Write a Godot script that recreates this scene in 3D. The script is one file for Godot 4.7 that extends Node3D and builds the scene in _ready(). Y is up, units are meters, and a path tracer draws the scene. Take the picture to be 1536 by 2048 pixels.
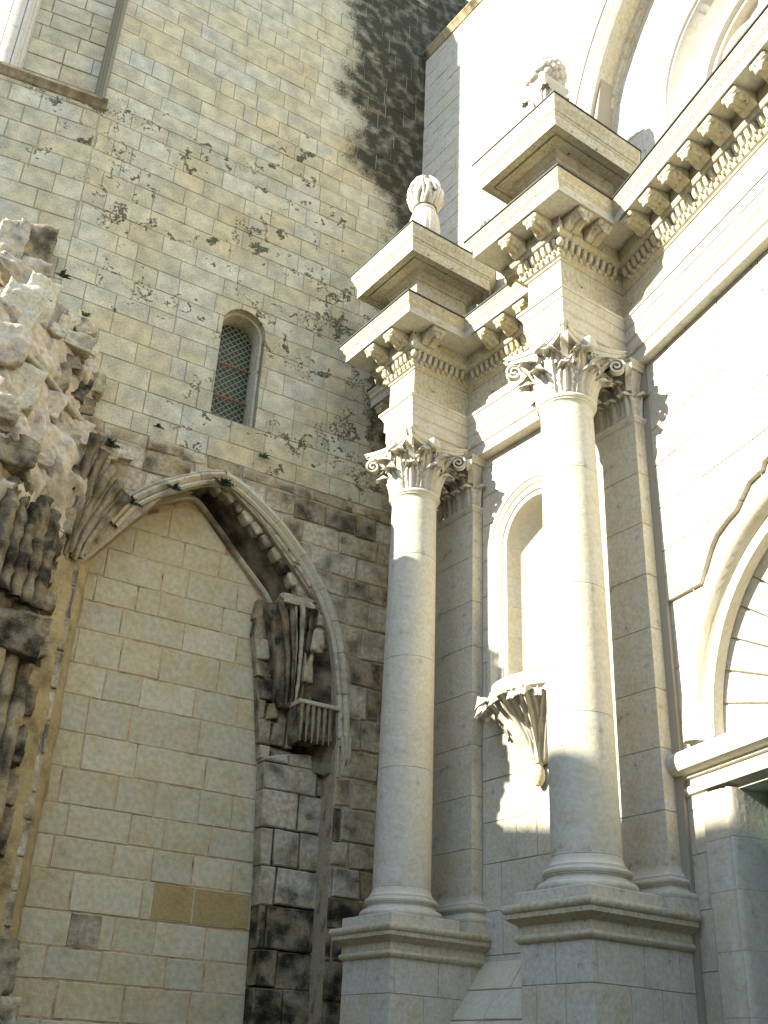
extends Node3D
# A classical church front in sun, meeting a tall shaded ashlar wall with a blocked Gothic arch.
# Frame: the row of columns runs along x, the front faces +z, y is up, metres.

var rng := RandomNumberGenerator.new()
var M := {}
const A_ANG := 0.0799      # the shaded wall is a little out of square with the front
const P_ANG := 0.2602      # the portal bay is canted towards the square
const XR := -6.43
const XL := -8.965
const ZC := 0.59
const ZW := -0.16          # face of the wall behind the columns
var FA: Transform3D        # shaded wall: u along the wall away from the corner, v up, w out
var FP: Transform3D        # portal bay: u along the wall, v up, w out

# ---------------------------------------------------------------- helpers
func part(called: String, mesh: Mesh, mat: Material, parent: Node, at := Vector3.ZERO) -> MeshInstance3D:
	var o := MeshInstance3D.new()
	o.name = called
	o.mesh = mesh
	if mat: o.material_override = mat
	o.position = at
	parent.add_child(o, true)
	return o

func thing(called: String, label: String, category: String, at := Vector3.ZERO, group := "") -> Node3D:
	var o := Node3D.new()
	o.name = called
	o.position = at
	add_child(o, true)
	o.set_meta("label", label)
	o.set_meta("category", category)
	o.set_meta("kind", "thing")
	if group != "": o.set_meta("group", group)
	return o

func node(called: String, parent: Node, at := Vector3.ZERO) -> Node3D:
	var o := Node3D.new()
	o.name = called
	o.position = at
	parent.add_child(o, true)
	return o

func quad(st: SurfaceTool, a: Vector3, b: Vector3, c: Vector3, d: Vector3) -> void:
	st.add_vertex(a); st.add_vertex(b); st.add_vertex(c)
	st.add_vertex(a); st.add_vertex(c); st.add_vertex(d)

func st_new() -> SurfaceTool:
	var st := SurfaceTool.new()
	st.begin(Mesh.PRIMITIVE_TRIANGLES)
	return st

func done(st: SurfaceTool) -> ArrayMesh:
	st.generate_normals()
	return st.commit()

# skin a grid of points; rows g[i][j]; groups[i] is the smooth group of the strip i..i+1
func skin(st: SurfaceTool, g: Array, groups: Array = [], colgroups: Array = [], close := false) -> void:
	for i in g.size() - 1:
		var a: PackedVector3Array = g[i]
		var b: PackedVector3Array = g[i + 1]
		var n := a.size()
		var last := n if close else n - 1
		for j in last:
			var k := (j + 1) % n
			var gi: int = groups[i] if groups.size() else 1
			var gj: int = colgroups[j] if colgroups.size() else 0
			st.set_smooth_group(gi + gj * 64)
			quad(st, a[j], b[j], b[k], a[k])

func prof_groups(p: PackedVector2Array, lim := 0.6) -> Array:
	var out := []
	var g := 1
	for i in p.size() - 1:
		if i > 0:
			var d0 := (p[i] - p[i - 1]).normalized()
			var d1 := (p[i + 1] - p[i]).normalized()
			if absf(d0.angle_to(d1)) > lim: g += 1
		out.append(g)
	return out

# sweep a profile (out, up) along a plan path (x, z); outward is to the left of travel seen from above
func sweep(path: PackedVector2Array, prof: PackedVector2Array, st: SurfaceTool) -> void:
	var n := path.size()
	var off := PackedVector2Array()
	for i in n:
		var d0 := (path[i] - path[maxi(i - 1, 0)]).normalized()
		var d1 := (path[mini(i + 1, n - 1)] - path[i]).normalized()
		if i == 0: d0 = d1
		if i == n - 1: d1 = d0
		var n0 := Vector2(-d0.y, d0.x)
		var n1 := Vector2(-d1.y, d1.x)
		var m := (n0 + n1).normalized()
		off.append(m / maxf(0.3, m.dot(n0)))
	var g := []
	for pt in prof:
		var row := PackedVector3Array()
		for i in n:
			var q := path[i] + off[i] * pt.x
			row.append(Vector3(q.x, pt.y, q.y))
		g.append(row)
	var cg := []
	var c := 0
	for i in n - 1:
		if i > 0 and absf((path[i] - path[i - 1]).angle_to(path[i + 1] - path[i])) > 0.35: c += 1
		cg.append(c)
	skin(st, g, prof_groups(prof), cg)

func sweep_mesh(path: PackedVector2Array, prof: PackedVector2Array) -> ArrayMesh:
	var st := st_new()
	sweep(path, prof, st)
	return done(st)

func lathe(prof: PackedVector2Array, segs := 48, squash := 1.0) -> ArrayMesh:
	var st := st_new()
	var g := []
	for pt in prof:
		var row := PackedVector3Array()
		for j in segs:
			var a := TAU * j / segs
			row.append(Vector3(cos(a) * pt.x, pt.y, -sin(a) * pt.x * squash))
		g.append(row)
	skin(st, g, prof_groups(prof), [], true)
	return done(st)

func square_lathe(prof: PackedVector2Array) -> ArrayMesh:   # profile (half width, up) round a square
	var st := st_new()
	var g := []
	for pt in prof:
		var w := pt.x
		g.append(PackedVector3Array([Vector3(-w, pt.y, w), Vector3(w, pt.y, w), Vector3(w, pt.y, -w), Vector3(-w, pt.y, -w)]))
	skin(st, g, prof_groups(prof), [0, 1, 2, 3], true)
	return done(st)

# a weathered shaft: the same tube, densely ringed, its skin eaten by noise
func worn_tube(pts: PackedVector3Array, rad: PackedFloat32Array, bite := 0.3, segs := 12) -> ArrayMesh:
	var nz := FastNoiseLite.new()
	nz.seed = int(absf(pts[0].x * 917.0 + pts[0].y * 331.0))
	nz.frequency = 5.0
	nz.fractal_octaves = 4
	var n := 26
	var g := []
	var st := st_new()
	for i in n:
		var f := float(i) / (n - 1) * (pts.size() - 1)
		var k := mini(int(f), pts.size() - 2)
		var c := pts[k].lerp(pts[k + 1], f - k)
		var r := lerpf(rad[k], rad[k + 1], f - k)
		var t := (pts[k + 1] - pts[k]).normalized()
		var x := t.cross(Vector3(0.31, 0.2, 0.93)).normalized()
		var y := x.cross(t).normalized()
		var row := PackedVector3Array()
		for j in segs:
			var a := TAU * j / segs
			var d := x * cos(a) + y * sin(a)
			var p := c + d * r
			var e := nz.get_noise_3dv(p) * bite * 1.6 + nz.get_noise_3dv(p * 4.0) * bite * 0.6
			row.append(c + d * r * (1.0 + e))
		g.append(row)
	skin(st, g, [], [], true)
	st.set_smooth_group(-1)
	for e in [0, n - 1]:
		for j in range(1, segs - 1):
			st.add_vertex(g[e][0]); st.add_vertex(g[e][j]); st.add_vertex(g[e][j + 1])
	return done(st)

func tube(pts: PackedVector3Array, rad: PackedFloat32Array, segs := 8, flat := 1.0, st: SurfaceTool = null) -> ArrayMesh:
	var own := st == null
	if own: st = st_new()
	var g := []
	var up := Vector3(0.13, 1, 0.07)
	for i in pts.size():
		var t := (pts[mini(i + 1, pts.size() - 1)] - pts[maxi(i - 1, 0)]).normalized()
		var x := t.cross(up)
		if x.length() < 0.05: x = t.cross(Vector3(1, 0, 0.2))
		x = x.normalized()
		var y := x.cross(t).normalized()
		var row := PackedVector3Array()
		for j in segs:
			var a := TAU * j / segs
			row.append(pts[i] + x * cos(a) * rad[i] * flat + y * sin(a) * rad[i])
		g.append(row)
	skin(st, g, [], [], true)
	st.set_smooth_group(-1)
	for e in [0, g.size() - 1]:
		var r: PackedVector3Array = g[e]
		for j in range(1, segs - 1):
			st.add_vertex(r[0]); st.add_vertex(r[j]); st.add_vertex(r[j + 1])
	return done(st) if own else null

func ccw(p: PackedVector2Array) -> PackedVector2Array:
	if Geometry2D.is_polygon_clockwise(p):
		p.reverse()
	return p

func inset(p: PackedVector2Array, d: float) -> PackedVector2Array:
	var out := PackedVector2Array()
	var n := p.size()
	for i in n:
		var e0 := (p[i] - p[(i + n - 1) % n]).normalized()
		var e1 := (p[(i + 1) % n] - p[i]).normalized()
		var n0 := Vector2(-e0.y, e0.x)
		var n1 := Vector2(-e1.y, e1.x)
		var m := (n0 + n1)
		if m.length() < 0.01: m = n0
		m = m.normalized()
		out.append(p[i] + m * d / maxf(0.45, m.dot(n0)))
	return out

# a stone: polygon in the frame's u,v plane, chamfered front
func slab(fr: Transform3D, poly: PackedVector2Array, w0: float, w1: float, ch := 0.006, tilt := Vector2.ZERO, uvr := Rect2(), st: SurfaceTool = null, bulge := 0.0) -> ArrayMesh:
	var own := st == null
	if own: st = st_new()
	poly = ccw(poly)
	var n := poly.size()
	var c := Vector2.ZERO
	for q in poly: c += q
	c /= n
	var inn := inset(poly, ch) if ch > 0.0 else poly
	if ch > 0.0 and (Geometry2D.triangulate_polygon(inn).size() < 3 * (n - 2) or Geometry2D.is_polygon_clockwise(inn) != Geometry2D.is_polygon_clockwise(poly)):
		ch = 0.0
		inn = poly
	var put := func(q: Vector2, w: float):
		if uvr.size.x > 0.0:
			st.set_uv(Vector2((q.x - uvr.position.x) / uvr.size.x, 1.0 - (q.y - uvr.position.y) / uvr.size.y))
		st.add_vertex(fr * Vector3(q.x, q.y, w))
	st.set_smooth_group(-1)
	var fw := func(q: Vector2) -> float: return w1 + (q - c).dot(tilt)
	var tri := Geometry2D.triangulate_polygon(inn)
	if bulge > 0.0:
		st.set_smooth_group(3)
		var mid := inset(poly, ch * 4.0)
		var tri2 := Geometry2D.triangulate_polygon(mid)
		for i in range(0, tri2.size(), 3):
			for k in [0, 2, 1]:
				put.call(mid[tri2[i + k]], fw.call(mid[tri2[i + k]]) + bulge)
		for i in n:
			var j := (i + 1) % n
			put.call(inn[i], fw.call(inn[i])); put.call(mid[i], fw.call(mid[i]) + bulge); put.call(mid[j], fw.call(mid[j]) + bulge)
			put.call(inn[i], fw.call(inn[i])); put.call(mid[j], fw.call(mid[j]) + bulge); put.call(inn[j], fw.call(inn[j]))
		st.set_smooth_group(-1)
	else:
		for i in range(0, tri.size(), 3):
			for k in [0, 2, 1]:
				put.call(inn[tri[i + k]], fw.call(inn[tri[i + k]]))
	for i in n:
		var j := (i + 1) % n
		var fa: float = fw.call(poly[i]) - ch
		var fb: float = fw.call(poly[j]) - ch
		if ch > 0.0:
			put.call(poly[i], fa); put.call(inn[i], fw.call(inn[i])); put.call(inn[j], fw.call(inn[j]))
			put.call(poly[i], fa); put.call(inn[j], fw.call(inn[j])); put.call(poly[j], fb)
		put.call(poly[i], w0); put.call(poly[i], fa); put.call(poly[j], fb)
		put.call(poly[i], w0); put.call(poly[j], fb); put.call(poly[j], w0)
	return done(st) if own else null

func courses(y0: float, y1: float, h0: float, h1: float) -> PackedFloat32Array:
	var out := PackedFloat32Array([y0])
	var y := y0
	while y < y1:
		y += rng.randf_range(h0, h1)
		out.append(y)
	return out

# ashlar: one stone, one mesh. o holds: region, holes, ys, l0, l1, joint, w0, w1, jit, ch, tilt, mats, name, uv, max, used
func ashlar(parent: Node, fr: Transform3D, o: Dictionary) -> void:
	var region: PackedVector2Array = ccw(o.region)
	var holes: Array = o.get("holes", [])
	var ys: PackedFloat32Array = o.ys
	var lo := Vector2(1e9, 1e9)
	var hi := -lo
	for q in region:
		lo = lo.min(q); hi = hi.max(q)
	var jt: float = o.get("joint", 0.012) * 0.5
	var mats: Array = o.mats
	var rest: SurfaceTool = null
	var count := 0
	var jit: float = o.get("jit", 0.003)
	for i in ys.size() - 1:
		var u: float = lo.x - rng.randf() * float(o.l0)
		while u < hi.x:
			var l := rng.randf_range(o.l0, o.l1)
			if rng.randf() < 0.18: l *= 0.55
			var r := PackedVector2Array([Vector2(u + jt, ys[i] + jt), Vector2(u + l - jt, ys[i] + jt), Vector2(u + l - jt, ys[i + 1] - jt), Vector2(u + jt, ys[i + 1] - jt)])
			u += l
			for k in 4: r[k] += Vector2(rng.randf_range(-jit, jit), rng.randf_range(-jit, jit))
			var w1: float = rng.randf_range(o.get("p0", 0.0), o.get("p1", 0.004))
			var tl: float = o.get("tilt", 0.004)
			var tilt := Vector2(rng.randf_range(-tl, tl), rng.randf_range(-tl, tl))
			var mi := rng.randi() % mats.size()
			var mat: Material = mats[mi]
			if o.has("matfn"):
				var alt = o.matfn.call(Vector2(u - l * 0.5, (ys[i] + ys[i + 1]) * 0.5))
				if alt: mat = alt
			for piece in Geometry2D.intersect_polygons(r, region):
				var list := [piece]
				for h in holes:
					var nxt := []
					for q in list: nxt.append_array(Geometry2D.clip_polygons(q, h))
					list = nxt
				for q in list:
					var pl: PackedVector2Array = q
					var cl := PackedVector2Array()
					for k in pl.size():
						if pl[k].distance_to(pl[(k + 1) % pl.size()]) > 0.012: cl.append(pl[k])
					if cl.size() < 3: continue
					var ar := 0.0
					for k in cl.size(): ar += cl[k].cross(cl[(k + 1) % cl.size()])
					if absf(ar) < 0.006 or Geometry2D.triangulate_polygon(cl).size() < 3: continue
					var ch: float = o.get("ch", 0.006)
					if count < int(o.get("max", 290)):
						part(o.get("name", "stone"), slab(fr, cl, o.get("w0", -0.06), w1, ch, tilt, o.get("uv", Rect2()), null, o.get("bulge", 0.0)), mat, parent)
						count += 1
					else:
						if rest == null: rest = st_new()
						slab(fr, cl, o.get("w0", -0.06), w1, ch, tilt, o.get("uv", Rect2()), rest)
	if rest:
		var m := part("far_stones", done(rest), mats[0], parent)
		m.set_meta("kind", "stuff")

func ring_poly(c: Vector2, r: float, a0: float, a1: float, n: int) -> PackedVector2Array:
	var p := PackedVector2Array()
	for i in n + 1:
		var a := lerpf(a0, a1, float(i) / n)
		p.append(c + Vector2(cos(a), sin(a)) * r)
	return p

func pv(a: Array) -> PackedVector2Array:
	var p := PackedVector2Array()
	for i in range(0, a.size(), 2): p.append(Vector2(a[i], a[i + 1]))
	return p

func smooth_poly(p: PackedVector2Array, n := 4) -> PackedVector2Array:   # Catmull-Rom
	var out := PackedVector2Array()
	for i in p.size() - 1:
		for k in n:
			out.append(p[i].cubic_interpolate(p[i + 1], p[maxi(i - 1, 0)], p[mini(i + 2, p.size() - 1)], float(k) / n))
	out.append(p[p.size() - 1])
	return out

# sweep a profile (side, out) along a curve in a frame's u,v plane
func sweep_curve(fr: Transform3D, curve: PackedVector2Array, prof: PackedVector2Array, st: SurfaceTool, w0 := 0.0) -> void:
	var g := []
	var n := curve.size()
	for pt in prof:
		var row := PackedVector3Array()
		for i in n:
			var d0 := (curve[i] - curve[maxi(i - 1, 0)]).normalized()
			var d1 := (curve[mini(i + 1, n - 1)] - curve[i]).normalized()
			if i == 0: d0 = d1
			if i == n - 1: d1 = d0
			var n0 := Vector2(-d0.y, d0.x)
			var m := (n0 + Vector2(-d1.y, d1.x)).normalized()
			var q := curve[i] + m * pt.x / maxf(0.4, m.dot(n0))
			row.append(fr * Vector3(q.x, q.y, w0 + pt.y))
		g.append(row)
	skin(st, g, prof_groups(prof))

func box_mesh(s: Vector3, ch := 0.008) -> ArrayMesh:
	var h := s * 0.5
	var st := st_new()
	var g := []
	for e in [[-h.y, ch], [-h.y + ch, 0.0], [h.y - ch, 0.0], [h.y, ch]]:
		var x: float = h.x - e[1]
		var z: float = h.z - e[1]
		g.append(PackedVector3Array([Vector3(-x, e[0], z), Vector3(x, e[0], z), Vector3(x, e[0], -z), Vector3(-x, e[0], -z)]))
	skin(st, g, [1, 2, 3], [0, 1, 2, 3], true)
	st.set_smooth_group(-1)
	quad(st, g[0][0], g[0][3], g[0][2], g[0][1])
	quad(st, g[3][0], g[3][1], g[3][2], g[3][3])
	return done(st)

# a broken, weathered lump of masonry inside a unit cube
func rough_mesh(sd: int, n := 6, amt := 0.22, round_ := 0.35) -> ArrayMesh:
	var nz := FastNoiseLite.new()
	nz.seed = sd
	nz.frequency = 0.9
	nz.fractal_octaves = 4
	var nc := FastNoiseLite.new()
	nc.seed = sd + 7
	nc.noise_type = FastNoiseLite.TYPE_CELLULAR
	nc.frequency = 1.1
	nc.cellular_return_type = FastNoiseLite.RETURN_CELL_VALUE
	var st := st_new()
	var f := func(p: Vector3) -> Vector3:
		var s := p.normalized() * 0.72
		var q := p.lerp(s, round_)
		var k := nz.get_noise_3dv(q * 2.0 + Vector3(sd, 0, 0)) * amt + nc.get_noise_3dv(q * 1.6) * amt * 0.55 + nz.get_noise_3dv(q * 7.0) * amt * 0.38
		return q * (1.0 + k)
	for ax in 3:
		for sg in [-1.0, 1.0]:
			var g := []
			for i in n + 1:
				var row := PackedVector3Array()
				for j in n + 1:
					var a := -0.5 + float(i) / n
					var b: float = (-0.5 + float(j) / n) * sg
					var v := Vector3(0.5 * sg, a, -b)
					if ax == 1: v = Vector3(-b, 0.5 * sg, a)
					elif ax == 2: v = Vector3(a, -b, 0.5 * sg)
					row.append(f.call(v))
				g.append(row)
			skin(st, g)
	return done(st)

# ---------------------------------------------------------------- textures
func noise_bytes(sd: int, freq: float, w: int, h: int, oct := 4, kind := FastNoiseLite.TYPE_SIMPLEX_SMOOTH, seamless := true) -> PackedByteArray:
	var n := FastNoiseLite.new()
	n.seed = sd
	n.noise_type = kind
	n.frequency = freq
	n.fractal_octaves = oct
	var im: Image
	if seamless: im = n.get_seamless_image(w, h)
	else: im = n.get_image(w, h)
	im.convert(Image.FORMAT_L8)
	return im.get_data()

# tileable limestone: tone drift, grain, pits and patches of dark growth
func stone_tex(sd: int, o: Dictionary) -> Array:
	var s: int = o.get("size", 384)
	var big := noise_bytes(sd, o.get("f_big", 0.010), s, s)
	var mid := noise_bytes(sd + 1, 0.045, s, s, 4)
	var fine := noise_bytes(sd + 2, 0.30, s, s, 2)
	var gro := noise_bytes(sd + 3, o.get("f_gro", 0.022), s, s, 5)
	var base: Color = o.get("base", Color(0.86, 0.84, 0.80))
	var warm: Color = o.get("warm", Color(0.84, 0.76, 0.62))
	var dark: Color = o.get("dark", Color(0.16, 0.15, 0.13))
	var var_: float = o.get("var", 0.22)
	var thr: float = o.get("thr", 0.74)
	var pit: float = o.get("pit", 0.80)
	var gk: float = o.get("gk", 9.0)
	var gf: float = o.get("gf", 0.35)
	var d := PackedByteArray()
	d.resize(s * s * 3)
	var hgt := PackedByteArray()
	hgt.resize(s * s)
	for i in s * s:
		var b := big[i] / 255.0
		var m := mid[i] / 255.0
		var f := fine[i] / 255.0
		var g := gro[i] / 255.0
		var wv := clampf((b - 0.42) * 2.2, 0.0, 1.0)
		var k := 1.0 + (m - 0.5) * var_ * 1.6 + (f - 0.5) * var_
		var gm := clampf((g + (f - 0.5) * gf + (m - 0.5) * 0.3 - thr) * gk, 0.0, 1.0)
		var pm := clampf((f * 0.6 + m * 0.4 - pit) * 14.0, 0.0, 1.0)
		var dk := clampf(gm + pm * 0.6, 0.0, 1.0)
		d[i * 3] = int(clampf(lerpf(lerpf(base.r, warm.r, wv) * k, dark.r, dk), 0.0, 1.0) * 255.0)
		d[i * 3 + 1] = int(clampf(lerpf(lerpf(base.g, warm.g, wv) * k, dark.g, dk), 0.0, 1.0) * 255.0)
		d[i * 3 + 2] = int(clampf(lerpf(lerpf(base.b, warm.b, wv) * k, dark.b, dk), 0.0, 1.0) * 255.0)
		hgt[i] = int(clampf(0.5 + (m - 0.5) * 0.7 + (f - 0.5) * 0.5 - pm * 0.4, 0.0, 1.0) * 255.0)
	var im := Image.create_from_data(s, s, false, Image.FORMAT_RGB8, d)
	im.generate_mipmaps()
	var hi := Image.create_from_data(s, s, false, Image.FORMAT_L8, hgt)
	hi.convert(Image.FORMAT_RGBA8)
	hi.bump_map_to_normal_map(o.get("bump", 3.0))
	hi.generate_mipmaps()
	return [ImageTexture.create_from_image(im), ImageTexture.create_from_image(hi)]

func tri_mat(tx: Array, tint: Color, scale_m := 1.4, nrm := 0.7, rough := 0.9) -> StandardMaterial3D:
	var m := StandardMaterial3D.new()
	m.albedo_color = tint
	m.albedo_texture = tx[0]
	m.normal_enabled = true
	m.normal_texture = tx[1]
	m.normal_scale = nrm
	m.roughness = rough
	m.metallic_specular = 0.25
	m.cull_mode = BaseMaterial3D.CULL_DISABLED
	m.uv1_triplanar = true
	m.uv1_world_triplanar = true
	m.uv1_scale = Vector3.ONE / scale_m
	return m

func plain(c: Color, rough := 0.85, metal := 0.0) -> StandardMaterial3D:
	var m := StandardMaterial3D.new()
	m.albedo_color = c
	m.roughness = rough
	m.metallic = metal
	m.cull_mode = BaseMaterial3D.CULL_DISABLED
	return m

const WUV := Rect2(-2.5, 1.0, 9.5, 19.0)
# the shaded wall's own skin: stains and lichen where the photograph has them, in wall metres
func wall_tex() -> Array:
	var W := 1024
	var H := 2048
	var big := noise_bytes(11, 0.006, W, H, 4, FastNoiseLite.TYPE_SIMPLEX_SMOOTH, false)
	var mid := noise_bytes(12, 0.03, W, H, 5, FastNoiseLite.TYPE_SIMPLEX_SMOOTH, false)
	var fine := noise_bytes(13, 0.22, W, H, 3, FastNoiseLite.TYPE_SIMPLEX_SMOOTH, false)
	var mask := PackedFloat32Array()
	mask.resize(W * H)
	var blots: Array = [5.72,12.73,0.35,0.15, 5.28,12.87,0.18,0.13, 5.39,12.39,0.24,0.11, 5.78,11.75,0.10,0.08, 4.86,11.81,0.11,0.20, 4.92,11.38,0.11,0.17, 4.70,12.30,0.09,0.17, 4.65,11.19,0.24,0.12, 4.13,11.29,0.29,0.11, 4.29,11.86,0.26,0.10, 3.66,13.01,0.31,0.13, 4.02,12.66,0.20,0.12, 2.81,13.02,0.22,0.17, 3.57,11.23,0.27,0.13, 2.77,11.91,0.22,0.30, 2.89,11.66,0.18,0.17, 2.47,13.61,0.19,0.14, 2.29,13.87,0.17,0.12, 2.12,13.41,0.16,0.11, 1.57,12.77,0.23,0.11, 2.13,12.62,0.19,0.09, 1.85,12.19,0.12,0.07, 1.69,11.67,0.14,0.09, 1.62,11.30,0.15,0.12, 1.65,10.76,0.23,0.13, 1.67,10.00,0.22,0.10, 3.17,9.08,0.13,0.16, 3.44,8.90,0.09,0.08, 3.31,8.44,0.09,0.14, 2.16,8.34,0.13,0.11, 1.63,7.94,0.28,0.17, 1.33,7.68,0.21,0.28, 0.91,7.95,0.44,0.21, 1.17,7.45,0.18,0.17, 0.73,7.50,0.18,0.13, 1.91,7.92,0.20,0.10, 1.12,2.87,0.40,0.50, 1.02,2.20,0.45,0.38, 0.66,4.13,0.19,0.33, 0.65,5.00,0.20,0.35, 1.39,5.15,0.16,0.29, 4.22,9.97,0.06,0.05, 4.04,10.03,0.09,0.05, 0.9,10.3,0.3,0.5, 1.0,9.2,0.22,0.5, 0.8,8.6,0.16,0.35, 1.3,10.9,0.35,0.14, 0.7,3.4,0.2,0.35, 0.6,6.2,0.16,0.4]
	var br := RandomNumberGenerator.new()
	br.seed = 404
	for k in 17:
		var ba := br.randf_range(0.5, 4.8)
		var by := br.randf_range(8.5, 13.6)
		if k % 2 == 0: ba = br.randf_range(0.4, 1.9)
		for j in br.randi_range(4, 8):
			blots.append_array([ba + br.randfn(0.0, 0.28), by + br.randfn(0.0, 0.07), br.randf_range(0.06, 0.24), br.randf_range(0.03, 0.08)])
	for b in range(0, blots.size(), 4):
		var ca: float = blots[b]
		var cy: float = blots[b + 1]
		var ra: float = blots[b + 2] * 1.5
		var ry: float = blots[b + 3] * 1.5
		var x0 := int((ca - ra - WUV.position.x) / WUV.size.x * W)
		var x1 := int((ca + ra - WUV.position.x) / WUV.size.x * W)
		var y0 := int((1.0 - (cy + ry - WUV.position.y) / WUV.size.y) * H)
		var y1 := int((1.0 - (cy - ry - WUV.position.y) / WUV.size.y) * H)
		for y in range(maxi(y0, 0), mini(y1, H - 1)):
			for x in range(maxi(x0, 0), mini(x1, W - 1)):
				var du := (float(x - x0) / (x1 - x0)) * 2.0 - 1.0
				var dv := (float(y - y0) / (y1 - y0)) * 2.0 - 1.0
				var v := 1.0 - (du * du + dv * dv)
				if v > mask[y * W + x]: mask[y * W + x] = v
	var lic := [18.6,1.7, 17.57,1.64, 16.92,1.50, 16.49,1.43, 15.77,1.61, 15.44,1.68, 15.07,1.20, 14.33,1.42, 13.98,1.31, 13.82,0.85, 13.36,0.56, 12.58,0.60, 11.79,0.66, 11.19,0.70, 10.54,0.80, 10.10,0.75, 9.0,0.62, 8.0,0.3, 5.0,0.2, 0.0,0.2]
	var d := PackedByteArray()
	d.resize(W * H * 3)
	var hg := PackedByteArray()
	hg.resize(W * H)
	for y in H:
		var wy := WUV.position.y + (1.0 - float(y) / H) * WUV.size.y
		var edge := 0.2
		for k in range(0, lic.size() - 2, 2):
			if wy <= lic[k] and wy >= lic[k + 2]:
				edge = lerpf(lic[k + 3], lic[k + 1], (wy - lic[k + 2]) / (lic[k] - lic[k + 2]))
		for x in W:
			var i := y * W + x
			var wa := WUV.position.x + float(x) / W * WUV.size.x
			var b := big[i] / 255.0
			var m := mid[i] / 255.0
			var f := fine[i] / 255.0
			var nn := m * 0.55 + f * 0.45
			var lc := clampf((edge - wa) * 2.2 + (m * 0.5 + f * 0.5 - 0.5) * 1.9 + 0.25, 0.0, 1.0) * clampf(0.92 + (m - 0.5) * 1.3, 0.0, 1.0)
			var xi := clampi(x + int((mid[i] - 128.0) * 0.55), 0, W - 1)
			var yi := clampi(y + int((mid[(i + 9000) % (W * H)] - 128.0) * 0.30), 0, H - 1)
			var sp := clampf((mask[yi * W + xi] * 0.52 + nn * 1.25 - 1.02) * 6.0, 0.0, 1.0) * 0.72
			var fr := clampf((nn * 0.8 + b * 0.25 - 0.76) * 8.0, 0.0, 1.0) * 0.6
			var dk := maxf(maxf(lc * 0.9, sp), fr)
			var k := 1.0 + (m - 0.5) * 0.24 + (f - 0.5) * 0.12
			var wv := clampf((b * 0.7 + m * 0.3 - 0.40) * 3.2, 0.0, 1.0)
			var r := lerpf(0.875, 0.88, wv) * k
			var g := lerpf(0.865, 0.845, wv) * k
			var bl := lerpf(0.82, 0.755, wv) * k
			d[i * 3] = int(clampf(lerpf(r, 0.24, dk), 0.0, 1.0) * 255.0)
			d[i * 3 + 1] = int(clampf(lerpf(g, 0.235, dk), 0.0, 1.0) * 255.0)
			d[i * 3 + 2] = int(clampf(lerpf(bl, 0.205, dk), 0.0, 1.0) * 255.0)
			hg[i] = int(clampf(0.55 + (m - 0.5) * 0.4 + (f - 0.5) * 0.32 - sp * 0.35 - fr * 0.3, 0.0, 1.0) * 255.0)
	var im := Image.create_from_data(W, H, false, Image.FORMAT_RGB8, d)
	im.generate_mipmaps()
	var hi := Image.create_from_data(W, H, false, Image.FORMAT_L8, hg)
	hi.convert(Image.FORMAT_RGBA8)
	hi.bump_map_to_normal_map(2.5)
	hi.generate_mipmaps()
	return [ImageTexture.create_from_image(im), ImageTexture.create_from_image(hi)]

func uv_mat(tx: Array, tint: Color) -> StandardMaterial3D:
	var m := StandardMaterial3D.new()
	m.albedo_color = tint
	m.albedo_texture = tx[0]
	m.normal_enabled = true
	m.normal_texture = tx[1]
	m.normal_scale = 0.8
	m.roughness = 0.92
	m.metallic_specular = 0.25
	m.cull_mode = BaseMaterial3D.CULL_DISABLED
	return m

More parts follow.
